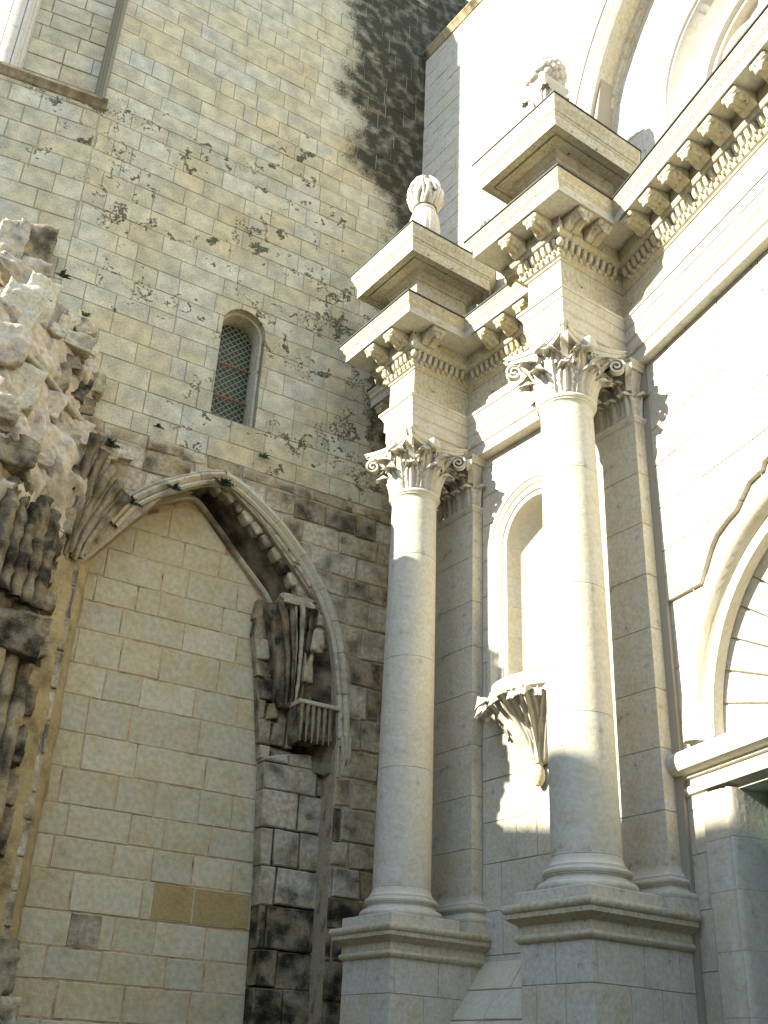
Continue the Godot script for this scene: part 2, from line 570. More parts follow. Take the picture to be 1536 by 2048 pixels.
func make_materials() -> void:
	var clean := stone_tex(21, {"size": 512, "base": Color(0.90, 0.89, 0.87), "warm": Color(0.88, 0.85, 0.79), "dark": Color(0.42, 0.40, 0.36), "var": 0.10, "thr": 0.88, "gf": 0.7, "gk": 4.0, "pit": 0.79, "f_gro": 0.01, "bump": 2.6})
	M.clean = tri_mat(clean, Color(0.80, 0.79, 0.75), 1.3, 0.5)
	M.cleans = []
	for c in [Color(0.80, 0.795, 0.75), Color(0.785, 0.78, 0.735), Color(0.815, 0.80, 0.75), Color(0.79, 0.785, 0.755), Color(0.80, 0.785, 0.73)]:
		M.cleans.append(tri_mat(clean, c, 1.3, 0.5))
	var worn := stone_tex(31, {"base": Color(0.88, 0.87, 0.82), "warm": Color(0.86, 0.81, 0.71), "var": 0.16, "thr": 0.86, "pit": 0.78, "bump": 3.0})
	M.worn = tri_mat(worn, Color(0.80, 0.785, 0.73), 1.1, 0.8)
	M.joint = plain(Color(0.56, 0.53, 0.47), 0.95)
	var dark := stone_tex(41, {"base": Color(0.76, 0.73, 0.66), "warm": Color(0.74, 0.67, 0.52), "dark": Color(0.27, 0.26, 0.23), "size": 512, "var": 0.26, "thr": 0.50, "gk": 3.2, "gf": 0.9, "pit": 0.74, "f_gro": 0.007, "bump": 3.0})
	M.dark = tri_mat(dark, Color(0.76, 0.74, 0.68), 1.5, 1.0)
	var crust := stone_tex(45, {"size": 512, "base": Color(0.72, 0.69, 0.62), "warm": Color(0.70, 0.63, 0.50), "dark": Color(0.17, 0.165, 0.15), "var": 0.26, "thr": 0.40, "gk": 3.4, "gf": 0.9, "pit": 0.74, "f_gro": 0.008, "bump": 3.5})
	M.black = tri_mat(crust, Color(0.76, 0.74, 0.68), 1.4, 1.0)
	var rubble := stone_tex(51, {"base": Color(0.85, 0.83, 0.78), "warm": Color(0.83, 0.77, 0.66), "dark": Color(0.28, 0.27, 0.24), "size": 512, "var": 0.24, "thr": 0.64, "gk": 3.2, "gf": 0.9, "pit": 0.76, "f_gro": 0.007, "bump": 3.0})
	M.rubbles = []
	for c in [Color(0.78, 0.765, 0.71), Color(0.75, 0.735, 0.67), Color(0.77, 0.74, 0.65), Color(0.81, 0.795, 0.745), Color(0.73, 0.70, 0.63)]:
		M.rubbles.append(tri_mat(rubble, c, 1.7, 1.0))
	M.rubbles.append(M.dark)
	var mort := stone_tex(61, {"size": 512, "base": Color(0.87, 0.84, 0.79), "warm": Color(0.86, 0.80, 0.725), "dark": Color(0.36, 0.32, 0.27), "var": 0.18, "thr": 0.68, "gk": 3.0, "gf": 0.8, "pit": 0.80, "f_gro": 0.007, "bump": 3.0})
	M.mortar = tri_mat(mort, Color(0.82, 0.80, 0.75), 1.7, 1.0)
	M.ochre = tri_mat(mort, Color(0.74, 0.69, 0.54), 2.0, 0.7)
	M.orange_joint = tri_mat(mort, Color(0.80, 0.72, 0.60), 1.0, 0.6)
	M.grey_joint = tri_mat(mort, Color(0.72, 0.69, 0.62), 1.0, 0.8)
	var fill := stone_tex(71, {"base": Color(0.88, 0.865, 0.80), "warm": Color(0.87, 0.83, 0.72), "size": 512, "dark": Color(0.52, 0.49, 0.40), "var": 0.10, "thr": 0.88, "gk": 2.5, "gf": 0.6, "pit": 0.90, "f_big": 0.008, "f_gro": 0.009, "bump": 3.0})
	M.fills = []
	for c in [Color(0.80, 0.78, 0.71), Color(0.78, 0.76, 0.68), Color(0.82, 0.80, 0.74), Color(0.775, 0.76, 0.70), Color(0.80, 0.77, 0.68)]:
		M.fills.append(tri_mat(fill, c, 2.0, 0.8))
	M.fill_brown = tri_mat(fill, Color(0.70, 0.63, 0.47), 1.2, 0.8)
	var wt := wall_tex()
	M.walls = []
	for c in [Color(0.75, 0.74, 0.67), Color(0.73, 0.71, 0.63), Color(0.77, 0.76, 0.70), Color(0.71, 0.70, 0.63), Color(0.75, 0.725, 0.64), Color(0.74, 0.735, 0.69), Color(0.76, 0.75, 0.69), Color(0.74, 0.72, 0.65)]:
		M.walls.append(uv_mat(wt, c))
	M.wjoint = plain(Color(0.55, 0.52, 0.43), 0.95)
	M.lead = plain(Color(0.10, 0.10, 0.10), 0.6)
	M.glass = plain(Color(0.13, 0.15, 0.10), 0.4)
	M.wire = plain(Color(0.60, 0.63, 0.48), 0.8)
	M.rust = plain(Color(0.55, 0.33, 0.17), 0.9)
	M.door = plain(Color(0.13, 0.30, 0.29), 0.5)
	M.black_in = plain(Color(0.05, 0.05, 0.05), 0.9)
	M.leaf = plain(Color(0.14, 0.19, 0.07), 0.8)
	M.moss = plain(Color(0.30, 0.33, 0.10), 0.9)
	M.ground = tri_mat(rubble, Color(0.55, 0.54, 0.50), 2.0, 0.6)
	M.house = tri_mat(clean, Color(0.74, 0.71, 0.64), 3.0, 0.4)
	M.roof = tri_mat(mort, Color(0.62, 0.40, 0.30), 1.0, 0.8)
	M.shutter = plain(Color(0.36, 0.42, 0.45), 0.7)

# ---------------------------------------------------------------- scene
func _ready() -> void:
	rng.seed = 20260
	var cam := Camera3D.new()
	cam.name = "camera"
	cam.position = Vector3(0, 1.6, 7.23)
	cam.rotation_degrees = Vector3(27.907, 55.294, 2.750)
	cam.fov = 51.07
	cam.near = 0.05
	cam.far = 400.0
	add_child(cam)
	cam.current = true
	var we := WorldEnvironment.new()
	we.name = "environment"
	var env := Environment.new()
	env.background_mode = Environment.BG_SKY
	var sky := Sky.new()
	var sm := ProceduralSkyMaterial.new()
	sm.sky_top_color = Color(0.47, 0.55, 0.66)
	sm.sky_horizon_color = Color(0.83, 0.855, 0.86)
	sm.sky_curve = 0.18
	sm.ground_bottom_color = Color(0.40, 0.38, 0.34)
	sm.ground_horizon_color = Color(0.66, 0.68, 0.68)
	sm.sky_energy_multiplier = 1.08
	sky.sky_material = sm
	env.sky = sky
	env.tonemap_mode = Environment.TONE_MAPPER_LINEAR
	env.tonemap_exposure = 4.8
	env.sdfgi_enabled = true
	env.ssao_enabled = true
	env.ssil_enabled = true
	we.environment = env
	add_child(we)
	var sun := DirectionalLight3D.new()
	sun.name = "sun"
	sun.light_energy = 1.35
	sun.light_color = Color(1.0, 0.975, 0.90)
	sun.light_angular_distance = 0.53
	sun.shadow_enabled = true
	add_child(sun)
	sun.look_at_from_position(Vector3.ZERO, Vector3(0.217, -0.447, -0.868))

	FA = Transform3D(Basis(Vector3(-sin(A_ANG), 0, cos(A_ANG)), Vector3.UP, Vector3(cos(A_ANG), 0, sin(A_ANG))), Vector3(-10.25, 0, -0.3))
	FP = Transform3D(Basis(Vector3(cos(P_ANG), 0, sin(P_ANG)), Vector3.UP, Vector3(-sin(P_ANG), 0, cos(P_ANG))), Vector3(-5.564, 0, 0.056))
	make_materials()
	build_ground()
	build_tower_wall()
	build_arch_wall()
	build_infill()
	build_ruin()
	build_facade()
	build_gable()
	build_columns()
	build_attic()
	build_plants()
	build_houses()

func build_ground() -> void:
	var st := st_new()
	st.set_smooth_group(-1)
	quad(st, Vector3(-150, 0, 150), Vector3(-150, 0, -150), Vector3(150, 0, -150), Vector3(150, 0, 150))
	var g := part("ground", done(st), M.ground, self)
	g.set_meta("kind", "structure")

# ---- the tall shaded wall
func arch_hole() -> PackedVector2Array:
	var p := smooth_poly(pv([4.18,6.4, 4.0,6.95, 3.70,7.29, 3.32,7.57, 2.97,7.80, 2.72,7.95]), 4)
	p.remove_at(p.size() - 1)
	p.append_array(smooth_poly(pv([2.72,7.95, 2.48,7.83, 2.08,7.52, 1.63,7.11, 1.32,6.73, 1.13,6.45, 1.00,6.15, 0.92,5.67, 0.88,5.08]), 3))
	return p

func build_tower_wall() -> void:
	var t := thing("tower_wall", "tall shaded wall of pale ashlar with black lichen streaks near the corner", "wall", FA * Vector3(2.5, 0, 0))
	var inv := Transform3D(Basis(), -t.position)
	var fr := inv * FA
	var win := pv([2.36,8.82, 2.97,8.82])
	win.append_array(ring_poly(Vector2(2.665, 10.24), 0.305, 0.0, PI, 12))
	var low := 8.22
	var ys := courses(low, 19.5, 0.27, 0.34)
	ashlar(t, fr, {"region": pv([-0.02,low, 5.04,low, 5.04,19.4, -0.02,19.4]), "holes": [win], "ys": ys, "l0": 0.34, "l1": 0.66, "joint": 0.009, "p0": 0.0, "p1": 0.006, "tilt": 0.006, "ch": 0.004, "mats": M.walls, "uv": WUV, "max": 290})
	# backing of mortar, pierced by the window
	var st := st_new()
	for r in [[-0.02, low, 2.36, 19.4], [2.97, low, 5.04, 19.4], [2.36, low, 2.97, 8.82], [2.36, 10.55, 2.97, 19.4]]:
		slab(fr, pv([r[0], r[1], r[2], r[1], r[2], r[3], r[0], r[3]]), -1.2, -0.005, 0.0, Vector2.ZERO, Rect2(), st)
	part("mortar_core", done(st), M.wjoint, t)
	# the same wall going on above and behind the front's coping
	var st2 := st_new()
	slab(fr, pv([-5.0, 15.0, -0.02, 15.0, -0.02, 19.4, -5.0, 19.4]), -1.2, 0.0, 0.0, Vector2.ZERO, WUV, st2)
	part("wall_return", done(st2), M.walls[3], t)
	# the part beyond the straight joint leans back a little; its masonry bears a blind window
	var f2 := FA * Transform3D(Basis(Vector3.UP, 0.13), Vector3(5.05, 0, 0))
	f2 = inv * f2
	ashlar(t, f2, {"region": pv([0.0,0.0, 1.36,0.0, 1.36,12.85, 0.0,12.85]), "ys": courses(0.0, 12.9, 0.29, 0.33), "l0": 0.36, "l1": 0.72, "joint": 0.012, "p1": 0.008, "tilt": 0.008, "mats": M.walls, "uv": Rect2(-7.5, 1.0, 9.5, 19.0), "name": "stone"})
	var b := node("blind_window", t)
	ashlar(b, f2 * Transform3D(Basis(), Vector3(0, 0, -0.22)), {"region": pv([0.02,13.0, 1.2,13.0, 1.2,19.0, 0.02,19.0]), "ys": courses(13.0, 19.0, 0.26, 0.33), "l0": 0.3, "l1": 0.62, "joint": 0.012, "p1": 0.008, "mats": M.walls, "uv": Rect2(-7.5, 1.0, 9.5, 19.0)})
	var st3 := st_new()
	slab(f2, pv([-0.02, 0.0, 1.38, 0.0, 1.38, 12.9, -0.02, 12.9]), -1.2, -0.005, 0.0, Vector2.ZERO, Rect2(), st3)
	slab(f2, pv([-0.02, 12.9, 1.25, 12.9, 1.25, 19.4, -0.02, 19.4]), -1.2, -0.234, 0.0, Vector2.ZERO, Rect2(), st3)
	part("core", done(st3), M.wjoint, b)
	# sill, right frame (roll and hollow), left frame
	var sl := st_new()
	var sp := pv([0.0,-0.30, 0.10,-0.02, 0.10,0.02, 0.03,0.05, 0.02,0.0])
	var path := PackedVector3Array()
	var g := []
	for q in [Vector2(-0.24, 13.05), Vector2(0.09, 12.97), Vector2(0.10, 12.92), Vector2(0.06, 12.88), Vector2(0.03, 12.84), Vector2(-0.05, 12.80)]:
		g.append(PackedVector3Array([f2 * Vector3(-0.06, q.y, q.x), f2 * Vector3(1.42, q.y, q.x)]))
	skin(sl, g, [1, 2, 3, 4, 5])
	sl.set_smooth_group(-1)
	for e in [0, 1]:
		for i in range(1, 5):
			sl.add_vertex(g[0][e]); sl.add_vertex(g[i][e]); sl.add_vertex(g[i + 1][e])
	part("sill", done(sl), M.dark, b)
	for sd in 2:
		var s := st_new()
		var c0 := PackedVector2Array([Vector2(0.05, 13.02), Vector2(0.05, 19.4)]) if sd == 0 else PackedVector2Array([Vector2(1.16, 19.4), Vector2(1.16, 13.0)])
		sweep_curve(f2, c0, pv([0.06,-0.6, 0.06,0.03, 0.02,0.03, 0.0,-0.02, -0.02,-0.03, -0.03,-0.10, -0.06,-0.12, -0.08,-0.22]), s)
		if sd == 1:
			sweep_curve(f2, PackedVector2Array([Vector2(1.30, 19.4), Vector2(1.30, 13.0)]), pv([0.09,-0.5, 0.09,0.03, 0.05,0.05, -0.03,0.05, -0.07,0.02, -0.09,-0.05]), s)
		part("frame", done(s), M.walls[2] if sd == 0 else M.clean, b)
	var f3 := f2 * Transform3D(Basis(Vector3.UP, 0.75), Vector3(1.40, 0, 0.02))
	ashlar(t, f3, {"region": pv([0.0,0.0, 1.5,0.0, 1.5,19.0, 0.0,19.0]), "ys": courses(0.0, 19.0, 0.3, 0.36), "l0": 0.4, "l1": 0.8, "joint": 0.01, "p1": 0.006, "mats": M.cleans, "name": "stone"})
	part("turned_core", slab(f3, pv([0.0,0.0, 1.5,0.0, 1.5,19.4, 0.0,19.4]), -0.5, -0.006, 0.0), M.wjoint, t)
	lancet(t, fr)

func lancet(t: Node3D, fr: Transform3D) -> void:
	var w := node("lancet_window", t)
	var c := Vector2(2.665, 10.24)
	var d := 0.26
	# splayed reveal with a rebate
	var outer := PackedVector2Array([Vector2(2.97, 8.82)])
	outer.append_array(ring_poly(c, 0.305, 0.0, PI, 16))
	outer.append(Vector2(2.36, 8.82))
	var st := st_new()
	var g := []
	for e in [[0.0, 0.004], [0.0, -0.10], [0.028, -0.10], [0.034, -d], [0.034, -d - 0.12]]:
		var row := PackedVector3Array()
		for q in outer:
			var dir := Vector2.ZERO
			if q.y > c.y - 0.01: dir = (c - q).normalized()
			else: dir = Vector2(signf(c.x - q.x), 0)
			var p: Vector2 = q + dir * float(e[0])
			row.append(fr * Vector3(p.x, p.y, e[1]))
		g.append(row)
	skin(st, g, [1, 2, 3, 3], [])
	part("reveal", done(st), M.worn, w)
	part("sill", slab(fr, pv([2.36,8.70, 2.97,8.70, 2.97,8.822, 2.36,8.822]), -0.5, 0.0, 0.004), M.walls[1], w)
	var pane := PackedVector2Array([Vector2(2.95, 8.82)])
	pane.append_array(ring_poly(c, 0.285, 0.0, PI, 16))
	pane.append(Vector2(2.38, 8.82))
	part("pane", slab(fr, pane, -d - 0.13, -d - 0.10, 0.0), M.glass, w)
	# wire lattice: two families of diagonals cut to the opening
	var lat := node("lattice", w)
	var open := ccw(pane.duplicate())
	for fam in 2:
		var dir := Vector2(1, 1.0 if fam == 0 else -1.0).normalized()
		var nrm := Vector2(-dir.y, dir.x)
		for k in range(-20, 21):
			var o := Vector2(2.665, 9.6) + nrm * k * 0.066
			for seg in Geometry2D.intersect_polyline_with_polygon(PackedVector2Array([o - dir * 3, o + dir * 3]), open):
				var s: PackedVector2Array = seg
				if s.size() < 2 or s[0].distance_to(s[s.size() - 1]) < 0.05: continue
				var z := -d - 0.055 - 0.008 * fam
				var sag := rng.randf_range(-0.01, 0.01)
				var pm := (s[0] + s[s.size() - 1]) * 0.5
				part("wire", tube(PackedVector3Array([fr * Vector3(s[0].x, s[0].y, z), fr * Vector3(pm.x, pm.y, z + sag), fr * Vector3(s[s.size() - 1].x, s[s.size() - 1].y, z)]), PackedFloat32Array([0.0045, 0.0045, 0.0045]), 4), M.wire, lat)
	for y in [9.30, 9.80]:
		part("bar", tube(PackedVector3Array([fr * Vector3(2.37, y, -d - 0.02), fr * Vector3(2.66, y + 0.005, -d - 0.02), fr * Vector3(2.96, y, -d - 0.02)]), PackedFloat32Array([0.011, 0.012, 0.011]), 6), M.rust, w)

# ---- rough masonry round the blocked arch
func dark_at(c: Vector2):     # stained foot and mossy patch, plus more dark stones towards the corner
	if c.x > 0.55 and c.x < 1.7 and c.y < 3.25: return M.black
	if c.x < 0.75 and c.y < 6.2 and rng.randf() < 0.45: return M.dark
	if c.x > 0.4 and c.x < 1.3 and c.y > 7.6 and c.y < 8.15: return M.dark
	return null

func build_arch_wall() -> void:
	var t := thing("arch_wall", "rough stained masonry framing the blocked pointed arch below the lancet window", "wall", FA * Vector3(1.0, 0, 0))
	var inv := Transform3D(Basis(), -t.position)
	var fr := inv * FA
	var hole := arch_hole()
	hole.append(Vector2(0.86, 0.0)); hole.append(Vector2(4.18, 0.0))
	var hs := hole.duplicate()
	hs.append(Vector2(4.18, -0.1))
	# round the head the stones stop at the hood
	ashlar(t, fr, {"region": pv([-0.02,1.2, 5.04,1.2, 5.04,8.22, -0.02,8.22]), "holes": [ccw(hole)], "ys": courses(1.2, 8.2, 0.24, 0.40), "l0": 0.26, "l1": 0.62, "joint": 0.018, "p0": 0.0, "p1": 0.025, "tilt": 0.04, "jit": 0.018, "ch": 0.012, "mats": M.rubbles, "matfn": dark_at})
	var st := st_new()
	slab(fr, pv([-0.02,0, 0.86,0, 0.90,5.1, 1.0,6.15, 1.32,6.73, 2.08,7.52, 2.72,7.97, 3.32,7.60, 4.18,6.4, 4.18,0, 5.3,0, 5.3,8.22, -0.02,8.22]), -1.2, -0.008, 0.0, Vector2.ZERO, Rect2(), st)
	part("mortar_core", done(st), M.grey_joint, t)
	# hood: eleven moulded voussoirs down the right, four up the left
	var R := smooth_poly(pv([2.68,8.00, 2.36,7.88, 1.93,7.60, 1.55,7.24, 1.26,6.87, 1.06,6.50, 0.93,6.12, 0.84,5.62, 0.79,5.09]), 6)
	var Lc := smooth_poly(pv([3.95,6.98, 3.74,7.32, 3.37,7.64, 2.99,7.88, 2.68,8.00]), 6)
	var hp := pv([0.10,-0.08, 0.10,0.03, 0.075,0.055, 0.055,0.05, 0.04,0.015, 0.02,0.04, -0.01,0.065, -0.04,0.055, -0.055,0.01, -0.07,0.02, -0.095,0.0, -0.10,-0.10])
	var hood := node("hood_mould", t)
	for cv in [[R, 8], [Lc, 4]]:
		var c: PackedVector2Array = cv[0]
		var k: int = cv[1]
		for i in k:
			var a := int(float(i) * (c.size() - 1) / k)
			var e := int(float(i + 1) * (c.size() - 1) / k)
			var seg := c.slice(a, e + 1)
			if seg.size() < 2: continue
			var d0 := (seg[1] - seg[0]).normalized() * 0.004
			seg[0] += d0
			seg[seg.size() - 1] -= (seg[seg.size() - 1] - seg[seg.size() - 2]).normalized() * 0.004
			var s := st_new()
			sweep_curve(fr, seg, hp, s, rng.randf_range(-0.006, 0.006))
			part("voussoir", done(s), [M.rubbles[3], M.worn, M.fills[0], M.worn][rng.randi() % 4], hood)
	# dark splayed soffit between the hood and the inner rib
	var fo := smooth_poly(pv([2.72,7.95, 2.48,7.83, 2.08,7.52, 1.63,7.11, 1.32,6.73, 1.13,6.45, 1.00,6.15, 0.90,5.67, 0.86,5.08, 0.86,4.7]), 4)
	var fi := smooth_poly(pv([2.79,7.88, 2.56,7.66, 2.18,7.28, 1.90,6.98, 1.66,6.66, 1.50,6.36, 1.40,6.05, 1.34,5.6, 1.28,5.0, 1.26,4.7]), 4)
	var lo := smooth_poly(pv([2.72,7.95, 2.97,7.80, 3.32,7.57, 3.70,7.29, 4.0,6.95, 4.18,6.4, 4.18,0.0]), 4)
	var li := smooth_poly(pv([2.79,7.88, 2.98,7.84, 3.35,7.66, 3.65,7.40, 3.95,7.0, 4.1,6.5, 4.1,0.0]), 4)
	for pr in [[fo, fi], [lo, li]]:
		var s := st_new()
		var nz := FastNoiseLite.new()
		nz.seed = 5
		nz.frequency = 1.6
		nz.fractal_octaves = 4
		var g := []
		for k in 9:
			var f := k / 8.0
			var row := PackedVector3Array()
			for i in pr[0].size():
				var q: Vector2 = (pr[0][i] as Vector2).lerp(pr[1][i], f)
				var dz := nz.get_noise_3d(q.x * 3.0, q.y * 3.0, f * 3.0) * 0.07 * sin(f * PI)
				row.append(fr * Vector3(q.x + dz, q.y + dz, -0.05 - f * 0.52))
			g.append(row)
		skin(s, g)
		part("soffit", done(s), M.black, t)
	# a course of weathered blocks standing in the soffit
	var bl := [rough_mesh(81, 5, 0.10, 0.15), rough_mesh(82, 5, 0.14, 0.2), rough_mesh(83, 5, 0.12, 0.18)]
	for i in 17:
		var f := 0.03 + i * 0.044
		var k := f * (fo.size() - 6)
		var q := fo[int(k)].lerp(fo[int(k) + 1], k - int(k)).lerp(fi[int(k)], 0.16)
		var o := part("stone", bl[i % 3], [M.rubbles[3], M.dark, M.rubbles[0], M.black, M.worn][i % 5], t)
		o.transform = Transform3D(fr.basis * Basis(Vector3(0, 0, 1), -0.75 + (f - 0.1) * 1.1) * Basis.from_scale(Vector3(rng.randf_range(0.11, 0.16), 0.17, 0.15)), fr * Vector3(q.x, q.y, -0.16))
	# inner rib round the infill
	var rib := node("rib", t)
	var rc := smooth_poly(pv([3.80,7.20, 3.62,7.38, 3.33,7.63, 2.98,7.81, 2.80,7.80, 2.48,7.50, 2.18,7.21, 1.95,7.00, 1.74,6.78, 1.60,6.5]), 5)
	for i in 6:
		var a := int(i * (rc.size() - 1) / 6.0)
		var e := int((i + 1) * (rc.size() - 1) / 6.0)
		var s := st_new()
		sweep_curve(fr, rc.slice(a, e + 1), pv([0.035,-0.1, 0.035,0.03, 0.015,0.055, -0.012,0.045, -0.022,0.0, -0.03,-0.05, -0.10,-0.055, -0.115,-0.09]), s, -0.45)
		part("rib_stone", done(s), M.worn if i != 3 else M.dark, rib)
	# springer of the lost vault at the right: tapering shafts on a fluted corbel
	var sp := node("springer", t)
	for i in 8:
		var p := PackedVector3Array()
		var r := PackedFloat32Array()
		var ut := 1.76 - i * 0.068
		var ub := 1.50 - i * 0.030
		for k in 12:
			var f := k / 11.0
			p.append(fr * Vector3(lerpf(ut, ub, 1.0 - pow(1.0 - f, 1.8)), lerpf(6.60 + 0.03 * sin(i * 2.0), 5.42, f), lerpf(-0.06 + 0.012 * i, -0.22, f) + (0.03 if i % 2 == 0 else -0.01)))
			r.append(lerpf(0.038, 0.015, f) * (1.0 if i % 2 == 0 else 0.6) * rng.randf_range(0.93, 1.07))
		part("shaft", worn_tube(p, r, 0.28), M.black if i != 3 and i != 4 else M.rubbles[3], sp)
	part("backing", slab(fr, pv([1.26,5.40, 1.56,5.40, 1.84,6.64, 1.26,6.64]), -0.5, -0.20, 0.02), M.black, sp)
	var rb := [rough_mesh(91, 7, 0.16, 0.10), rough_mesh(92, 7, 0.22, 0.12), rough_mesh(93, 7, 0.26, 0.16)]
	var si := 0
	for e in [[1.52, 6.66, -0.12, 0.42, 0.12, 0.24, 3], [1.22, 6.52, -0.14, 0.22, 0.20, 0.24, 0], [1.24, 6.22, -0.14, 0.16, 0.26, 0.26, 3], [1.30, 5.88, -0.16, 0.11, 0.34, 0.20, 2], [1.10, 6.64, -0.16, 0.16, 0.16, 0.2, 5]]:
		var o := part("stone", rb[si % 3], M.rubbles[e[6]], sp)
		si += 1
		o.transform = Transform3D(fr.basis * Basis.from_scale(Vector3(e[3], e[4], e[5])), fr * Vector3(e[0], e[1], e[2]))
	# hollow niche behind the springer, and the fluted corbel under it
	part("panel", slab(fr, pv([0.98,5.46, 1.26,5.46, 1.26,6.10, 1.08,6.24, 0.98,6.0]), -0.5, -0.30, 0.01), M.dark, sp)
	var cb := node("corbel", t)
	part("shelf", slab(fr, pv([0.90,5.40, 1.44,5.40, 1.44,5.45, 0.90,5.45]), -0.3, 0.06, 0.01), M.worn, cb)
	part("block", slab(fr, pv([0.92,5.04, 1.38,4.98, 1.42,5.40, 0.92,5.40]), -0.3, -0.03, 0.02, Vector2(0.0, 0.10)), M.black, cb)
	for k in 6:
		var u := 1.39 - k * 0.075
		part("flute", worn_tube(PackedVector3Array([fr * Vector3(u, 5.41, 0.02), fr * Vector3(u - 0.01, 5.2, 0.012), fr * Vector3(u - 0.025, 4.98, -0.02)]), PackedFloat32Array([0.026, 0.022, 0.010]), 0.3), M.dark, cb)
	# outermost bundle below the hood's end
	for k in 3:
		part("jamb_shaft", tube(PackedVector3Array([fr * Vector3(0.84 - k * 0.05, 5.12, 0.03), fr * Vector3(0.80 - k * 0.03, 4.9, 0.02), fr * Vector3(0.77 - k * 0.02, 4.72, -0.02)]), PackedFloat32Array([0.035, 0.03, 0.01]), 8), M.worn, cb)
	# eaten edge of the jamb, climbing beside the infill to the springer
	ashlar(t, fr * Transform3D(Basis(), Vector3(0, 0, -0.36)), {"region": pv([1.28,4.8, 1.68,4.8, 1.76,5.4, 1.84,5.9, 1.94,6.4, 1.90,6.72, 1.30,6.7]), "ys": courses(4.8, 6.7, 0.16, 0.30), "l0": 0.16, "l1": 0.36, "joint": 0.012, "p0": -0.03, "p1": 0.03, "tilt": 0.12, "jit": 0.025, "ch": 0.012, "mats": [M.rubbles[0], M.dark, M.black, M.rubbles[2], M.dark], "name": "jamb_stone", "w0": -0.2})
	# big quoins along the right edge of the infill
	ashlar(t, fr * Transform3D(Basis(), Vector3(0, 0, -0.30)), {"region": pv([0.80,1.2, 1.50,1.2, 1.56,3.2, 1.66,4.8, 1.30,4.9, 0.80,4.95]), "ys": PackedFloat32Array([1.2, 1.6, 1.98, 2.4, 2.78, 3.22, 3.62, 4.03, 4.45, 4.75, 5.0]), "l0": 0.5, "l1": 0.74, "joint": 0.016, "p0": 0.0, "p1": 0.03, "tilt": 0.03, "jit": 0.012, "ch": 0.014, "mats": [M.rubbles[3], M.rubbles[0], M.rubbles[3]], "matfn": dark_at, "name": "quoin", "w0": -0.3})

# ---- the smooth blocking of the arch
func build_infill() -> void:
	var t := thing("arch_infill", "smooth cream ashlar blocking the old pointed arch, laid with orange mortar", "wall", FA * Vector3(2.8, 0, -0.5))
	var inv := Transform3D(Basis(), -t.position)
	var fr := inv * FA * Transform3D(Basis(), Vector3(0, 0, -0.5))
	var reg := smooth_poly(pv([4.12,6.50, 4.00,6.82, 3.67,7.08, 3.35,7.38, 2.84,7.67]), 2)
	reg.append_array(smooth_poly(pv([2.83,7.67, 2.58,7.44, 2.20,7.07, 1.96,6.76, 1.79,6.44, 1.68,5.89, 1.58,5.41, 1.45,4.72, 1.36,3.91]), 2))
	reg.append_array(pv([1.30,3.31, 1.20,2.30, 1.15,1.2, 3.90,1.2, 3.95,2.5, 4.02,3.2, 4.10,3.9, 4.02,4.5]))
	reg = Geometry2D.offset_polygon(ccw(reg), 0.09)[0]
	ashlar(t, fr, {"region": reg, "ys": PackedFloat32Array([1.2, 1.62, 1.98, 2.32, 2.62, 2.95, 3.33, 3.66, 3.98, 4.35, 4.73, 5.13, 5.48, 5.88, 6.22, 6.54, 6.90, 7.24, 7.7]), "l0": 0.42, "l1": 0.82, "joint": 0.013, "p0": 0.006, "p1": 0.014, "tilt": 0.010, "jit": 0.006, "ch": 0.007, "mats": M.fills})
	part("backing", slab(fr, pv([0.5,0.0, 4.6,0.0, 4.6,7.0, 2.8,8.2, 0.5,7.0]), -0.8, -0.12, 0.0), M.rubbles[4], t)
	part("mortar_bed", slab(fr, pv([4.3,1.0, 4.3,6.6, 4.05,7.0, 3.5,7.5, 2.84,7.85, 2.4,7.5, 1.8,6.9, 1.5,6.0, 1.2,4.0, 1.0,1.0]), -0.5, 0.003, 0.0), M.orange_joint, t)
	part("stone", slab(fr, pv([2.24,2.97, 2.68,2.97, 2.68,3.32, 2.24,3.32]), 0.0, 0.017, 0.004), M.fill_brown, t)
	part("stone", slab(fr, pv([1.58,2.97, 2.22,2.97, 2.22,3.32, 1.58,3.32]), 0.0, 0.017, 0.004), M.fill_brown, t)
	part("stone", slab(fr, pv([3.18,2.64, 3.50,2.64, 3.50,2.94, 3.18,2.94]), 0.0, 0.017, 0.004), M.rubbles[4], t)

